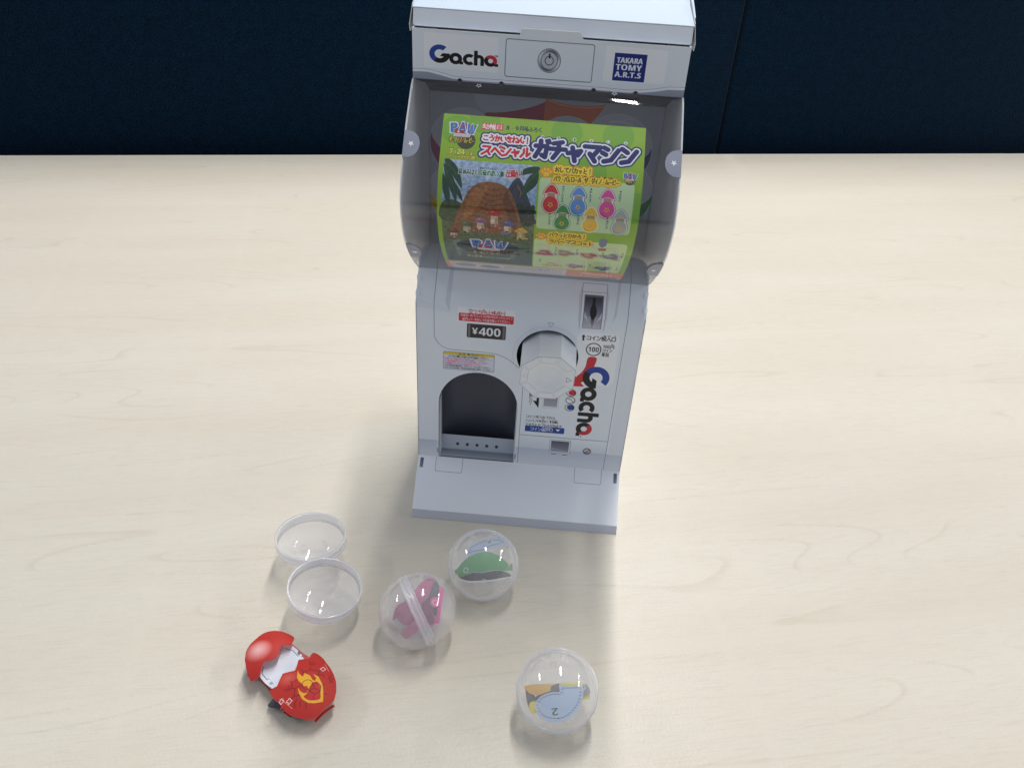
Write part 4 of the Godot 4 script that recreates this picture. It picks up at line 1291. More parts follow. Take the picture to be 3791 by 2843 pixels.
	for s in [-1, 1]:
		for k in 2:
			var top: float = [37.8, 119.6][k]
			var ln: float = [17.0, 25.0][k]
			var oval := PackedVector2Array()
			for i in 17:
				var a := -PI / 2 + PI * i / 16
				oval.append(Vector2(s * (83.2 - (9.8 if k == 0 else 8.6) * pow(maxf(cos(a), 0.0), 0.7)), top + ln * (0.5 + 0.5 * sin(a))))
			var tab := put(o, "window_tab", card_mesh(oval, [], 3.0, func(p, d): return window_at(p.x, p.y, -0.75 + d), 0.4), [M.tab])
			var st := card_mesh(star(Vector2(s * 78.6, top + ln * 0.5), [2.1, 2.4][k]), [], 6.0, func(p, d): return window_at(p.x, p.y, -0.95 + d), 0.15)
			put(tab, "star", st, [M.star])
		var os := star(Vector2(-42.0 if s < 0 else 40.9, 2.9), 2.0)
		var inner := star(Vector2(-42.0 if s < 0 else 40.9, 2.9), 1.35)
		put(win, "star_outline", card_mesh(os, [inner], 0.9, func(p, d): return window_at(p.x, p.y, (-0.35 if s < 0 else -1.9) + d), 0.12), [M.star])
	# header board
	var notch := []
	for s in [-54.0, -28.4, 28.2, 53.8]:
		notch.append(circle(Vector2(s, 0.3), 1.5, 16))
	var head := PackedVector2Array([Vector2(-83, 0), Vector2(83, 0), Vector2(83, 28.9), Vector2(19.2, 28.9), Vector2(16.6, 33.2), Vector2(-17.2, 33.2), Vector2(-19.0, 28.9), Vector2(-83, 28.9)])
	put(o, "header_board", card_mesh(head, notch, 8.0, func(p, d): return Vector3(p.x, 332.0 + p.y, -42.2 + (0.35 * maxf(0.0, p.y - 28.0)) - d), 0.6, Vector2(-83, 33.8), Vector2(166, -34.2)), [printed(header_print(), 0.40), M.paper_back])
	# lid: front fold, sloping top, and the side folds standing a little off
	put(o, "lid_front", card_mesh(rounded(-83.2, 361.3, 83.2, 371.4, 1.6), [], 14.0, func(p, d): return Vector3(p.x, p.y, -46.4 - (p.y - 361.0) * 0.25 - d), 0.6), [paper, M.paper_back])
	for e in [[-82.9, -19.4], [19.6, 82.9]]:
		put(o, "header_fold", card_mesh(PackedVector2Array([Vector2(e[0], 0), Vector2(e[1], 0), Vector2(e[1], 3.2), Vector2(e[0], 3.2)]), [], 20.0, func(p, d): return Vector3(p.x, 361.0 - p.y * 0.25 - d, -42.3 - p.y), 0.4), [paper])
	var top := PackedVector2Array([Vector2(-83.8, 0), Vector2(83.8, 0), Vector2(83.8, 9), Vector2(84.8, 10), Vector2(84.8, 112), Vector2(-84.8, 112), Vector2(-84.8, 10), Vector2(-83.8, 9)])
	put(o, "lid_top", card_mesh(top, [], 14.0, func(p, d): return Vector3(p.x, 371.3 + p.y * 0.34 - p.y * p.y * 0.0012 - d, -48.8 - p.y * 0.94), 0.7), [mat(Color(0.80, 0.86, 0.92), 0.6, 0.3), M.paper_back])
	for s in [-1, 1]:
		var fold := PackedVector2Array([Vector2(46, 362), Vector2(52, 357), Vector2(150, 357), Vector2(150, 392), Vector2(70, 381), Vector2(50, 372.5)])
		put(o, "lid_side", card_mesh(fold, [], 14.0, func(p, d): return Vector3((84.2 + (372.0 - p.y) * 0.13 - d) * s, p.y, -p.x), 0.5), [paper, M.paper_back])

func build_dial(o: Node3D) -> void:
	var front := pts("8.9,17.6 24.1,17.9 35.4,8.8 35.0,-7.2 23.0,-17.6 8.2,-17.8 -3.8,-6.6 -3.2,8.8")
	var drum := Node3D.new()
	drum.name = "dial"
	o.add_child(drum, true)
	var c := Vector2(15.8, 0)
	for i in 8:
		var a := front[i]
		var b := front[(i + 1) % 8]
		var wall := card_mesh(PackedVector2Array([Vector2(0, 0), Vector2(1, 0), Vector2(1, 1), Vector2(0, 1)]), [], 0.5,
			func(p, d):
				var e: Vector2 = a.lerp(b, p.x)
				var grow: float = 1.0 + 0.045 * p.y - d * 0.02
				var q: Vector2 = c + (e - c) * grow
				return Vector3(q.x, 142.6 + q.y - 2.2 * p.y, -5.6 - 44.0 * p.y), 1.0)
		put(drum, "side_face", wall, [M.paper, M.paper_back])
	var cv := Canvas.new(46, 42, 9.0, -7, 21, -1, Color(0.935, 0.95, 0.965))
	for i in 8:
		var a := c + (front[i] - c) * 0.97
		var b := c + (front[(i + 1) % 8] - c) * 0.97
		var a2 := c + (front[i] - c) * 0.72
		var b2 := c + (front[(i + 1) % 8] - c) * 0.72
		if i != 2:
			var zig := PackedVector2Array()
			for k in 15:
				zig.append(a2.lerp(b2, 0.06 + 0.88 * k / 14.0) + (c - a2).normalized() * (0.35 if k % 2 else 0.0))
			cv.line(zig, 0.24, Color(0.72, 0.75, 0.79))
			cv.line(PackedVector2Array([a.lerp(b, 0.06), zig[0]]), 0.22, Color(0.72, 0.75, 0.79))
			cv.line(PackedVector2Array([a.lerp(b, 0.94), zig[14]]), 0.22, Color(0.72, 0.75, 0.79))
	var edge := PackedVector2Array()
	for v in front:
		edge.append(c + (v - c) * 0.985)
	cv.line(edge, 0.3, Color(0.66, 0.69, 0.73), true)
	cv.line(pts("29.6,1.8 29.6,-2.2 33.2,-0.3"), 0.32, LINE, true)
	cv.line(pts("1.6,2.2 1.6,-1.4 -1.6,0.5"), 0.16, Color(0.68, 0.71, 0.75), true)
	var face := card_mesh(front, [], 2.5, func(p, d):
		var r: float = ((p - c) / Vector2(13.4, 12.6)).length()
		var dish := -2.8 * (1.0 - smoothstep(0.62, 1.04, r))
		return Vector3(p.x, 142.6 + p.y, -5.3 + dish - d), 0.5, Vector2(-7, 21), Vector2(46, -42))
	put(drum, "dial_face", face, [printed(cv, 0.42), M.paper_back])
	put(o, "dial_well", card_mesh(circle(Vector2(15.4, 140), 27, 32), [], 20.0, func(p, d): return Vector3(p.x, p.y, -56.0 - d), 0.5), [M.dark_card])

# ------------------------------------------------------------------ the clear capsules

func half_profile(r: float, th: float) -> PackedVector2Array:
	# outside and inside of a half sphere that opens at y = 0 and bulges downwards, with a stepped lip
	var p := PackedVector2Array()
	for i in 25:
		var a := PI / 2 * i / 24.0
		p.append(Vector2(sin(a) * r, -cos(a) * r))
	p.append_array(PackedVector2Array([Vector2(r + 0.35, 0.4), Vector2(r + 0.35, 1.6), Vector2(r - th, 1.6)]))
	for i in 25:
		var a := PI / 2 * (1.0 - i / 24.0)
		p.append(Vector2(sin(a) * (r - th), -cos(a) * (r - th)))
	return p

func moulded(parent: Node3D, r: float, spots: Array) -> void:
	# small raised rings on the shell, given as angles round and up from the pole
	for s in spots:
		var n := Vector3(sin(s[1]) * cos(s[0]), -cos(s[1]), sin(s[1]) * sin(s[0]))
		var ring := put(parent, "moulded_ring", ring_mesh(s[2], 0.26), [M.mould])
		var y := n
		var x := y.cross(Vector3.UP if absf(n.y) < 0.9 else Vector3.RIGHT).normalized()
		ring.transform = Transform3D(Basis(x, y, x.cross(y)), n * (r + 0.02) * U)

func build_bowls() -> void:
	var shape := lathe_mesh(half_profile(25.0, 0.9), 72)
	var lip := lathe_mesh(PackedVector2Array([Vector2(25.0, -5.6), Vector2(25.5, -5.2), Vector2(25.5, -2.2), Vector2(25.1, -1.8), Vector2(25.1, -0.9), Vector2(25.6, -0.5), Vector2(25.6, 1.9), Vector2(24.3, 1.9), Vector2(24.0, -1.0), Vector2(23.6, -5.6)]), 72, true)
	var labels := ["empty clear half capsule lying open, the one farther back and nearer the machine", "empty clear half capsule lying open just behind the red paper egg"]
	for k in 2:
		var at: Vector3 = [Vector3(-140.6, 25.3, -413.6), Vector3(-119.6, 25.4, -367.2)][k]
		var o := thing("half_capsule", labels[k], "capsule half", at, "empty clear capsule halves")
		o.rotation = [Vector3(-0.05, 0.3, -0.04), Vector3(0.13, 1.9, 0.07)][k]
		put(o, "bowl", shape, [M.bowl])
		put(o, "lip", lip, [M.frosted])
		moulded(o, 25.0, [[0.4, 0.62, 1.6], [1.7, 0.55, 1.6], [3.0, 0.66, 1.6], [4.3, 0.6, 1.6], [5.4, 0.7, 1.6], [0, 0.02, 2.0], [0, 0.02, 3.8]] if k == 0 else [[0.9, 0.6, 1.7], [2.2, 0.58, 1.7], [3.5, 0.66, 1.7], [4.8, 0.6, 1.7], [0, 0.02, 1.9], [0, 0.02, 4.0]])

func facing(at: Vector3) -> Basis:
	# right, up and towards where the photographer stood, as seen from a point on the table
	var z := (CAM - at * U).normalized()
	var q := deg_to_rad(ROLL)
	var p := deg_to_rad(PITCH)
	var x0 := Vector3.RIGHT * cos(q) + Vector3(0, cos(p), -sin(p)) * sin(q)
	var y := z.cross(x0).normalized()
	return Basis(y.cross(z), y, z)

func closed_capsule(at: Vector3, axis: Vector3, label: String, group: String) -> Node3D:
	# axis: the direction, in the view from the front, in which the two halves come apart
	var o := thing("capsule", label, "capsule", at, group)
	var y := (facing(at) * axis).normalized()
	var x := y.cross(Vector3(0.31, 0.42, -0.85)).normalized()
	o.basis = Basis(x, y, x.cross(y))
	var half := lathe_mesh(half_profile(24.9, 0.9), 72)
	put(o, "shell_half", half, [M.clear]).position.y = -0.0016
	put(o, "shell_half", half, [M.clear]).transform = Transform3D(Basis(Vector3.RIGHT, PI), Vector3(0, 0.0016, 0))
	var band := PackedVector2Array([Vector2(24.95, -3.6), Vector2(25.5, -3.2), Vector2(25.5, -1.7), Vector2(24.9, -1.3), Vector2(24.9, -0.5), Vector2(25.6, 0.0), Vector2(25.6, 1.1), Vector2(25.0, 1.5), Vector2(25.0, 2.3), Vector2(25.5, 2.7), Vector2(25.4, 3.4), Vector2(22.6, 3.4), Vector2(22.6, -3.4)])
	put(o, "seam_band", lathe_mesh(band, 72, true), [M.frosted])
	return o

# A bent slip of paper inside a capsule: outline across and up, as depth(point) towards the front.
func slip(parent: Node3D, called: String, outline: PackedVector2Array, depth: Callable, front: Material, back: Material, uvo := Vector2.ZERO, uvs := Vector2.ONE, thick := 0.45) -> MeshInstance3D:
	return put(parent, called, card_mesh(outline, [], 2.0, func(p, d):
		var v := Vector3(p.x, p.y, depth.call(p) - d)
		var r := v.length()
		return v * (22.9 / r) if r > 22.9 else v, thick, uvo, uvs), [front, back])

func dome(p: Vector2, c: Vector2, r: float, base: float, high: float) -> float:
	return base + high * (1.0 - minf(1.4, (p - c).length_squared() / (r * r)))

func toy(called: String, label: String, at: Vector3) -> Node3D:
	var o := thing(called, label, "paper toy", at)
	o.basis = facing(at)
	return o

func build_capsules() -> void:
	var group := "closed clear capsules with paper toys"
	var green_at := Vector3(-12.4, 25.4, -398.0)
	var pink_at := Vector3(-53.7, 25.4, -353.7)
	var yellow_at := Vector3(40.3, 25.4, -299.4)
	moulded(closed_capsule(green_at, Vector3(-0.06, 0.16, 1.0), "closed clear capsule with a green paper toy, nearest the machine's flap", group), 24.95, [[0.6, 2.55, 1.7], [2.0, 2.75, 1.6], [4.2, 2.5, 1.7], [5.3, 2.6, 1.7], [3.2, 0.7, 1.6]])
	moulded(closed_capsule(pink_at, Vector3(0.894, 0.447, 0.03), "closed clear capsule with pink paper pieces, its seam running aslant", group), 24.95, [[0.5, 0.7, 1.6], [1.9, 0.6, 1.6], [3.3, 0.66, 1.6], [4.6, 0.7, 1.6], [1.0, 2.5, 1.7], [2.6, 2.4, 1.7], [4.4, 2.5, 1.7]])
	moulded(closed_capsule(yellow_at, Vector3(0.02, 0.12, 1.0), "closed clear capsule with yellow and blue paper pieces, closest to the front", group), 24.95, [[0.3, 2.6, 1.8], [1.5, 2.45, 1.8], [2.8, 2.5, 1.7], [4.1, 2.65, 1.7], [5.2, 2.4, 1.8], [1.1, 0.8, 1.7], [2.4, 0.7, 1.7], [3.9, 0.8, 1.7]])
	# green toy
	var g := toy("green_paper_toy", "green paper shell and pale blue tab inside the capsule by the flap", green_at)
	var gs := smooth(pts("-18.8,-4.1 -16.8,-0.9 -11,4.9 -3.3,8.1 3.8,8.8 10.3,6.5 15.4,3 18.7,-0.9 19.3,-4.1 15.4,-4.5 7,-3.8 -1.4,-5.7 -6.5,-5.1 -12.3,-7.4 -16.2,-9"), 3)
	slip(g, "shell_top", gs, func(p): return dome(p, Vector2(0, -2), 20.0, 3.0, 9.0), M.green, M.green_dark)
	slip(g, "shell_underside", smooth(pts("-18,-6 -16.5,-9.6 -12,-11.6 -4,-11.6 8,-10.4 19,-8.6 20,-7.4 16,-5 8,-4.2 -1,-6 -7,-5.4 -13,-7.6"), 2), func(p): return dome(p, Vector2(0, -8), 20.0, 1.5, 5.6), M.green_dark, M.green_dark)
	slip(g, "rim_strip", smooth(pts("-17.4,-9.2 -12,-11 -4,-11.3 8,-10.2 19.4,-8.3 19.6,-9.2 8,-11.3 -4,-12.4 -12,-12.2 -17,-10.4"), 2), func(p): return dome(p, Vector2(0, -8), 20.0, 3.0, 5.6), M.grey_inside, M.grey_inside)
	for e in ["-20.4,-4.0 -18.8,-3.2 -18.2,-6.8 -19.8,-6.6", "19.4,0.6 21.3,0.6 21.3,-4.6 19.0,-3.8"]:
		slip(g, "end_tab", pts(e), func(_p): return 1.5, M.green, M.green_dark)
	var tab := PackedVector2Array(smooth(pts("-11.4,6.2 -11.7,9.4 -9.7,12.7 -5.9,15.2 0,17.5 5.1,18.5 11.6,18.5 15.4,17.2 16.4,15.9 14.8,13.6 10.3,12.3 5.1,11 3.2,9.4 -0.7,8.1 -6.5,7.2 -10.4,6"), 4))
	slip(g, "number_tab", tab, func(p): return 5.5 - 0.25 * p.y, tab_print(tab, Vector2(4.3, 16.1), 0.0, Vector2(3.2, 2.0)), M.blue_edge, Vector2(-22, 22), Vector2(44, -44))
	# pink toy
	var k := toy("pink_paper_toy", "folded pink paper pieces inside the capsule with the slanting seam", pink_at)
	slip(k, "lower_leaf", smooth(pts("-13.4,-20.0 -12.2,-16.6 -8.5,-12.3 -1.9,-6.9 3,-2.7 7.8,1.6 11.4,-8.1 6.6,-8.7 3,-11.7 -1.9,-15.4 -7.9,-19 -11.6,-20.6"), 3), func(p): return dome(p, Vector2(0, -9), 12.0, -6.0, 12.0) + 0.3 * p.x, M.pink_pale, M.pink, Vector2.ZERO, Vector2.ONE, 0.9)
	slip(k, "back_piece", smooth(pts("-15,-4 -12,4 -3,11 4,18 12,17 15,6 14,-6 8,-12 0,-9 -8,-10"), 3), func(p): return dome(p, Vector2(0, 2), 18.0, -14.0, 7.0), M.pink_pale, M.pink_pale, Vector2.ZERO, Vector2.ONE, 0.9)
	slip(k, "inner_fold", smooth(pts("3,4.6 6.6,6.4 9,-0.2 11.4,-6.9 7.8,-9.3 3,-2.7"), 2), func(p): return 2.0 + 0.9 * (p.x - 3.0), M.maroon, M.maroon, Vector2.ZERO, Vector2.ONE, 0.9)
	slip(k, "upper_leaf", smooth(pts("-2.8,11.9 0.5,16.7 4.2,20.0 7.8,21.0 11.4,19.6 9.6,15.5 6.6,9.4 2.4,4 -1.3,1.6 -7.3,-2.1 -10.3,-6.3 -11.6,-3.3 -15.8,-6.3 -16.4,-5.1 -14.9,1.6 -11.6,4.6 -9.1,4.6 -4.3,8.8"), 3), func(p): return dome(p, Vector2(-1, 8), 13.0, 0.5, 11.0) + 0.35 * (p.y - p.x) * 0.4, M.pink, M.pink_pale, Vector2.ZERO, Vector2.ONE, 0.9)
	slip(k, "grey_lining", smooth(pts("9.8,17.6 11.8,19.4 13.4,17 14.4,13 13.4,5.2 12.6,-3.9 10.2,-1.8 8.4,1.8 6,5.2 3.4,4.6 7,8.6"), 2), func(p): return 2.0 + 0.35 * (p.x - 4.0), M.grey_card, M.grey_card)
	slip(k, "bright_strip", pts("14.4,16.6 17.0,16.2 17.2,11.3 15.7,2.2 14.5,-8.7 11.4,-9 12.7,-3.9 13.2,5.2"), func(p): return 10.0 - 0.9 * absf(p.x - 14.6), M.pink_hot, M.pink, Vector2.ZERO, Vector2.ONE, 0.9)
	var hp := Canvas.new(8, 8, 12.0, 7.3, 9.2, -1, Color(0.90, 0.30, 0.60))
	hp.line(smooth(pts("11.3,3.3 9.6,5.3 10.3,6.5 11.3,5.9 12.3,6.5 13.0,5.3"), 3), 0.35, Color(0.96, 0.86, 0.92), true)
	slip(k, "round_patch", circle(Vector2(11.3, 5.2), 3.3, 24), func(p): return 10.6 - 0.25 * (p.x - 13), printed(hp, 0.35), M.pink, Vector2(7.3, 9.2), Vector2(8, -8))
	# yellow toy
	var y := toy("yellow_paper_toy", "yellow paper pieces and pale blue numbered tab inside the foremost capsule", yellow_at)
	slip(y, "left_leaf", smooth(pts("-20.3,2.3 -16.1,3.4 -9.6,3.8 0.8,4.0 4,4.2 -2,0.8 -10.5,-2.4 -14,-2.6 -17.4,-1.3 -19.4,0.4"), 3), func(p): return dome(p, Vector2(-8, 1), 14.0, 2.0, 5.0), M.ochre, M.grey_card)
	slip(y, "grey_fold", smooth(pts("-13.6,-3.8 -5.3,1.5 0.4,3.9 2.4,3.2 2.4,-1.6 -2.7,-2.6 -7.9,-4.2 -14,-5.8"), 3), func(p): return dome(p, Vector2(-4, 0), 14.0, 3.0, 3.6), M.grey_card, M.grey_card)
	slip(y, "dark_lining", pts("-19.8,1.2 -14,-3.0 -12.6,-8 -16.6,-12.4 -18.9,-6.6"), func(_p): return 0.8, M.grey_card, M.grey_card)
	slip(y, "yellow_stub", smooth(pts("-17,-7 -13,-6 -11.6,-9.4 -13.6,-13 -16.8,-11.6"), 2), func(_p): return 3.5, M.yellow, M.yellow)
	slip(y, "top_strip", pts("0.6,2.2 0.9,4.2 15.8,4.2 15.9,2.2"), func(_p): return 5.8, M.yellow, M.yellow)
	slip(y, "grey_lobe", smooth(pts("14.8,3.4 18.1,3.4 19.9,0.8 19.9,-1.8 15.0,-2.4"), 3), func(_p): return 5.0, M.lilac_grey, M.lilac_grey)
	slip(y, "right_strip", pts("14.8,-2.2 19.9,-2.0 19.8,-4.8 14.5,-5.9"), func(_p): return 3.6, M.yellow, M.ochre)
	var blue := smooth(pts("1.2,3.2 1.4,-0.7 -2.7,-0.9 -7.9,-2.2 -11.4,-4.4 -13.3,-7.4 -13.1,-10.9 -11.4,-14.4 -7.9,-16.8 -2.7,-17.8 2.1,-17.6 6.9,-15.7 11.2,-12.2 14.2,-7.9 15.8,-2.6 16,2.2 14.6,3.6 12.4,2.8 5,2.6"), 4)
	slip(y, "number_tab", blue, func(p): return 8.8 - 0.10 * p.y - 0.012 * p.x * p.x, tab_print(blue, Vector2(-1.6, -12.0), PI + 0.12, Vector2(4.0, 4.3)), M.blue_edge, Vector2(-22, 22), Vector2(44, -44))

func tab_print(outline: PackedVector2Array, number_at: Vector2, turn: float, size: Vector2) -> StandardMaterial3D:
	var cv := Canvas.new(44, 44, 14.0, -22, 22, -1, Color(0.68, 0.765, 0.885))
	var c := Vector2.ZERO
	for v in outline:
		c += v / outline.size()
	var inset := Geometry2D.offset_polygon(outline, -1.7)
	if inset.size():
		var p: PackedVector2Array = inset[0]
		var run := 0.0
		for i in p.size():
			var a := p[i]
			var b := p[(i + 1) % p.size()]
			var l := a.distance_to(b)
			while run < l:
				var q := a.lerp(b, run / l)
				var arc := PackedVector2Array()
				for n in 9:
					arc.append(q + Vector2.from_angle(0.3 + 2.5 * n / 8.0) * 0.72)
				cv.line(arc, 0.32, Color(0.25, 0.24, 0.31))
				cv.disc(q - Vector2(0, 0.1), 0.45, Color(0.70, 0.76, 0.86))
				run += 1.95
			run -= l
	for n in 2:
		var g := 0.35 * (1 - n)
		cv.latin("2", Rect2(number_at.x - size.x / 2 - g, number_at.y + size.y / 2 + g, size.x + 2 * g, -size.y - 2 * g), [Color(0.78, 0.84, 0.92), Color(0.10, 0.33, 0.14)][n], turn)
	return printed(cv, 0.3)

# ------------------------------------------------------------------ the red paper egg

func build_red_egg() -> void:
	var o := thing("paper_egg", "red paper egg toy with yellow flame emblem, cap pushed open over white card", "paper toy", Vector3(-128.7, 0, -306.5))
	var cv := Canvas.new(70, 78, 10.0, -35, -43, 1, Color(0.71, 0.155, 0.125))
	var line_red := Color(0.45, 0.06, 0.07)
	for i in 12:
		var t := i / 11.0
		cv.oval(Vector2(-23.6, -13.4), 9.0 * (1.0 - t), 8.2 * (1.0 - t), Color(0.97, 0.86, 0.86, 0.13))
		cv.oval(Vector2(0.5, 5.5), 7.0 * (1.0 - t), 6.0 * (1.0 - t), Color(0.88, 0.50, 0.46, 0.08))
	# cracked-ground lines, leaf marks and small clover outlines
	for s in ["2.7,8.1 3.9,8.8 6.5,7.2", "3.9,8.8 4.3,11.4 3.6,13", "6.9,-1.4 9.4,1.4 8.6,3", "9.4,1.4 12.7,-0.9 12.6,-3", "12.7,-0.9 18.9,-0.8 21.2,-2", "18.9,-0.8 18.4,2.5 21.2,1.4 22.6,3", "18.4,2.5 20.6,5.2", "4.2,12.8 7,13 9.4,11.4", "7,13 7.4,17.6 5.6,19.6", "7.4,17.6 11,17", "9.4,11.4 11,10", "16.4,9.1 19.6,7.8 22,9.6 24,8", "22,9.6 22.4,13.4 26.5,14", "22.4,13.4 19.2,15.4 15.4,13.4 13.6,16.4", "19.2,15.4 19.6,18.6", "12,20.4 12.2,23.4", "15.6,21 16,23.8", "9.6,19.4 8.6,22.4 9.6,24", "26.5,6 28.4,4.4"]:
		cv.line(pts(s), 0.55, line_red)
	for e in [[Vector2(12.0, -4.8), 0.4], [Vector2(25.1, 3.8), 1.2], [Vector2(3.6, 14.6), -0.4]]:
		for k in 3:
			var a: float = e[1] + (k - 1) * 0.75 - PI / 2
			cv.poly(smooth(PackedVector2Array([e[0], e[0] + Vector2.from_angle(a - 0.3) * 2.6, e[0] + Vector2.from_angle(a) * 4.6, e[0] + Vector2.from_angle(a + 0.3) * 2.6]), 3), Color(0.60, 0.09, 0.10, 0.8))
	cv.poly(smooth(pts("5.2,-0.4 6.4,2.0 8.7,4.0 9.9,4.6 9.8,2.0 12,2.6 14.1,3.7 16.3,6.5 17.9,6.9 18.2,4.9 15.5,2.1 19.2,3.4 22.9,8.6 24.4,13.1 25.4,18.8 20.6,20.6 16.8,20.9 12.8,19.2 10.0,15.8 8.4,12.2 10.7,14.6 13.0,15.6 14.6,15.2 15.1,13.0 14.2,11 12,11.2 10.7,9.8 8.0,8.0 6.1,5.2"), 1), Color(0.89, 0.66, 0.16))
	cv.poly(smooth(pts("15.2,13.4 16.2,9.6 17.6,7.7 19.6,7.4 21.6,10.2 22.8,14 23.3,17.4 20,19.0 16.4,19.2 13.4,17.6 14.8,15.8"), 3), Color(0.74, 0.13, 0.12))
	for s in ["16.4,9.1 19.6,7.8 22,9.6", "22,9.6 22.4,13.4", "22.4,13.4 19.2,15.4 15.4,13.4", "19.2,15.4 19.6,18.6", "17.2,8.6 18.4,11.6 22.3,13.2", "18.4,11.6 16.2,13.8"]:
		cv.line(pts(s), 0.5, line_red)
	cv.line(circle(Vector2(13.8, 9.9), 3.2, 36), 0.35, line_red, true)
	for e in [[Vector2(20.5, -2.9), 1.0], [Vector2(5.1, 20.5), 1.0], [Vector2(0.1, 20.5), 0.9]]:
		var clover := PackedVector2Array()
		for i in 32:
			var a := TAU * i / 32
			clover.append(e[0] + Vector2.from_angle(a) * (1.35 + 0.35 * cos(4.0 * a + 0.6)) * e[1])
		cv.line(clover, 0.36, Color(0.93, 0.88, 0.88), true)
	for s in ["20.5,-7.5 24.3,-2.1", "-1.4,19.2 0.8,18.6 0.9,20.0 7.8,24.6"]:
		cv.line(pts(s), 0.3, Color(0.90, 0.66, 0.64))
	var red := printed(cv, 0.6)
	var uvo := Vector2(-35, -43)
	var uvs := Vector2(70, 78)
	var flat := func(h: float, lean: Vector2) -> Callable:
		return func(p, d): return Vector3(p.x, h + p.dot(lean) - d, p.y)
	# back shell on the table
	var back := smooth(pts("-30,-4 -32,-18 -26.6,-31 -17,-36 0.7,-24.5 17,-15.7 26.3,-2.4 27.7,8.6 19.9,20.7 11.5,23.6 3.8,20.8 -5,15.5 -12.2,5.5 -25,-4"), 3)
	put(o, "back_shell", card_mesh(back, [], 4.0, func(p, d): return Vector3(p.x, 1.0 + 2.6 * minf(1.0, (p + Vector2(1, 6)).length_squared() / 700.0) - d, p.y), 0.6), [M.red_edge, M.grey_card])
	for e in [["-10.8,16.7 -9.8,13.2 -4.6,7.0 9,16.2 3.6,21.3 -1.2,18.5 -5.5,17.5", 4.4], ["2,20.2 3.6,21.3 11.5,24.6 13.6,24.7 19.7,20.7 14,15 4,16", 6.0]]:
		put(o, "grey_layer", card_mesh(smooth(pts(e[0]), 2), [], 4.0, flat.call(e[1], Vector2(0.02, -0.03)), 0.6), [M.grey_card, M.grey_card])
	put(o, "side_strip", card_mesh(pts("-2.6,17.4 2.0,18.6 8.4,23.2 6.2,25.4 1.2,22.6 -1.6,20.4"), [], 4.0, flat.call(8.6, Vector2(0.0, -0.05)), 0.5, uvo, uvs), [red, M.grey_card])
	# white card between the two shells
	var wc := Canvas.new(30, 40, 10.0, -22, -26, 1, Color(0.84, 0.87, 0.91))
	wc.line(pts("-19.4,-6.4 -18.6,-1 -14.2,3.2 -13.4,2.4"), 0.4, Color(0.30, 0.32, 0.38))
	wc.line(pts("-9,-21 -3.4,-19.4 0.6,-15.6 1.6,-16.2"), 0.4, Color(0.30, 0.32, 0.38))
	wc.oval(Vector2(1.0, -18.2), 1.3, 1.6, Color(0.40, 0.42, 0.48))
	wc.disc(Vector2(3.4, -15.4), 0.45, Color(0.20, 0.21, 0.25))
	wc.oval(Vector2(-10.8, 5.6), 1.3, 1.0, Color(0.62, 0.64, 0.69))
	wc.oval(Vector2(2.6, -11.6), 0.9, 1.3, Color(0.55, 0.57, 0.62))
	wc.line(pts("-15,0 -9,6.6"), 0.2, Color(0.70, 0.72, 0.76))
	var card := pts("-20.4,-8.9 -20.2,-0.4 -18.4,2.2 -14.6,5.8 -10.1,8.8 -4.3,11.3 6.3,-7.2 5.2,-13.4 2.6,-17.0 -1.2,-20.6 -5.4,-23.6 -11.4,-22.1")
	put(o, "white_card", card_mesh(card, [], 4.0, flat.call(11.5, Vector2(0.03, 0.02)), 0.7, Vector2(-22, -26), Vector2(30, 40)), [printed(wc, 0.4), M.paper_back])
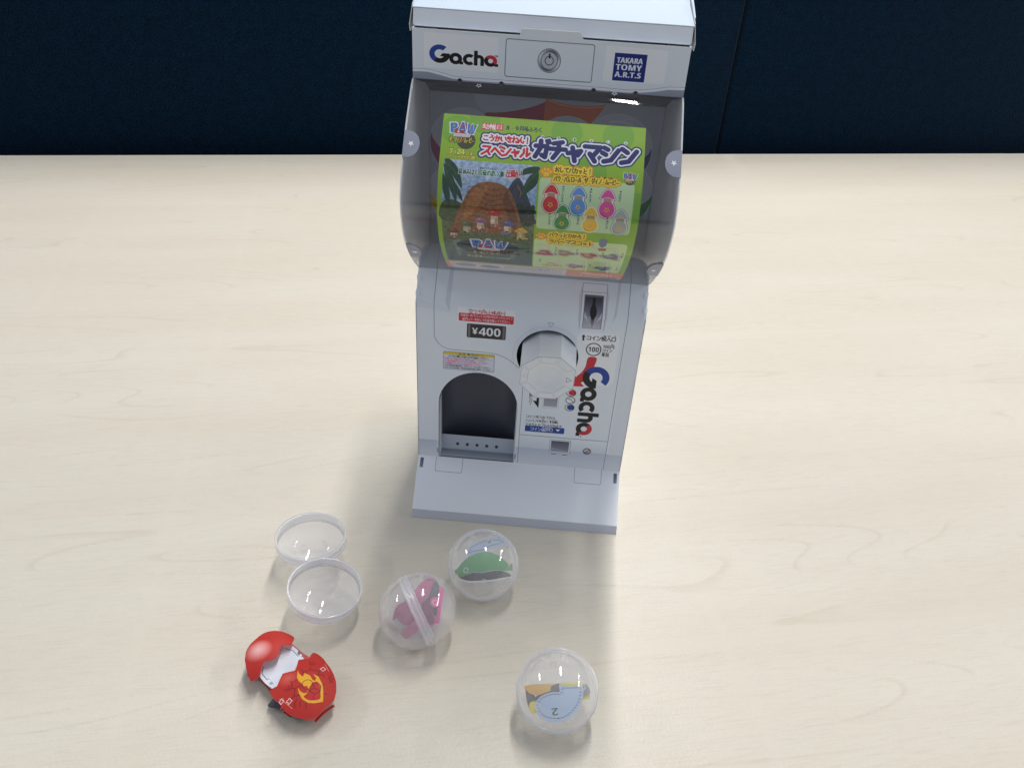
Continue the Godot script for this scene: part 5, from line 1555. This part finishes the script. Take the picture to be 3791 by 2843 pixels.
	# cap and lower shell, bent like an eggshell
	var cap := pts("-24.0,5.1 -25.8,2.8 -27.1,0.6 -28.9,-2.4 -30.1,-5.2 -31.2,-7.6 -31.6,-10.0 -32.2,-13.2 -31.8,-16.2 -30.9,-19.4 -29.1,-22.1 -27.2,-26.0 -25.2,-28.9 -23.3,-30.4 -21.0,-31.2 -18.6,-31.8 -16.2,-31.6 -13.6,-31.4 -11.1,-30.6 -8,-29.6 -5.1,-28.2 -4.4,-26.7 -4.3,-24.0 -4.5,-21.2 -5.0,-20.1 -7.2,-19.6 -9.4,-18.6 -10.2,-16.6 -10.2,-13.8 -10.0,-11.0 -10.8,-9.2 -12.0,-7.8 -14.6,-6.4 -17.3,-5.6 -18.0,-4.6 -18.4,-3.1 -18.6,0 -19.0,2.9 -20,3.9 -21.2,4.4"
		)
	put(o, "egg_cap", card_mesh(cap, [], 2.5, func(p, d): return Vector3(p.x, 12.6 + 6.6 * (1.0 - (p - Vector2(-17, -15)).length_squared() / 380.0) - d, p.y), 0.6, uvo, uvs), [red, M.red_edge])
	var shell := pts("-9.2,13.8 -9.4,12.6 -8.8,11.5 -5.4,10.1 -4.7,4.2 -4.3,1.2 3.3,-0.2 3.4,-4.7 2.8,-10.2 9.5,-11.6 9.2,-14.6 9.4,-17.5 10.0,-18.5 10.7,-18.7 13.0,-17.4 15.2,-15.5 18.2,-12.6 20.9,-9.1 23.6,-6.2 25.8,-3.4 27.6,-0.9 29.0,1.7 30.2,4.2 30.9,6.8 31.6,10.2 31.6,13.7 31.4,16.0 30.2,18.2 28.6,20.1 26.8,22.8 24.8,25.3 23.8,27 22.5,28.2 20.8,29.0 18.9,29.4 16.4,29.6 13.9,29.3 10.4,28.8 7.1,27.7 4.4,26.2 2.2,24.2 0.4,22.8 -1.1,21.1 -4.8,18.6")
	put(o, "egg_shell", card_mesh(shell, [], 2.5, func(p, d): return Vector3(p.x, 12.0 + 7.2 * (1.0 - (p - Vector2(12, 7)).length_squared() / 620.0) - d, p.y), 0.6, uvo, uvs), [red, M.red_edge])
	put(o, "shell_flap", card_mesh(pts("22.5,28.2 31.4,16.0 30.4,15 21.4,27.2"), [], 3.0, func(p, d): return Vector3(p.x, 9.4 - 4.0 * ((p - Vector2(22, 20)).length() / 10.0 - 0.5) - d, p.y), 0.6, uvo, uvs), [red, M.red_edge])
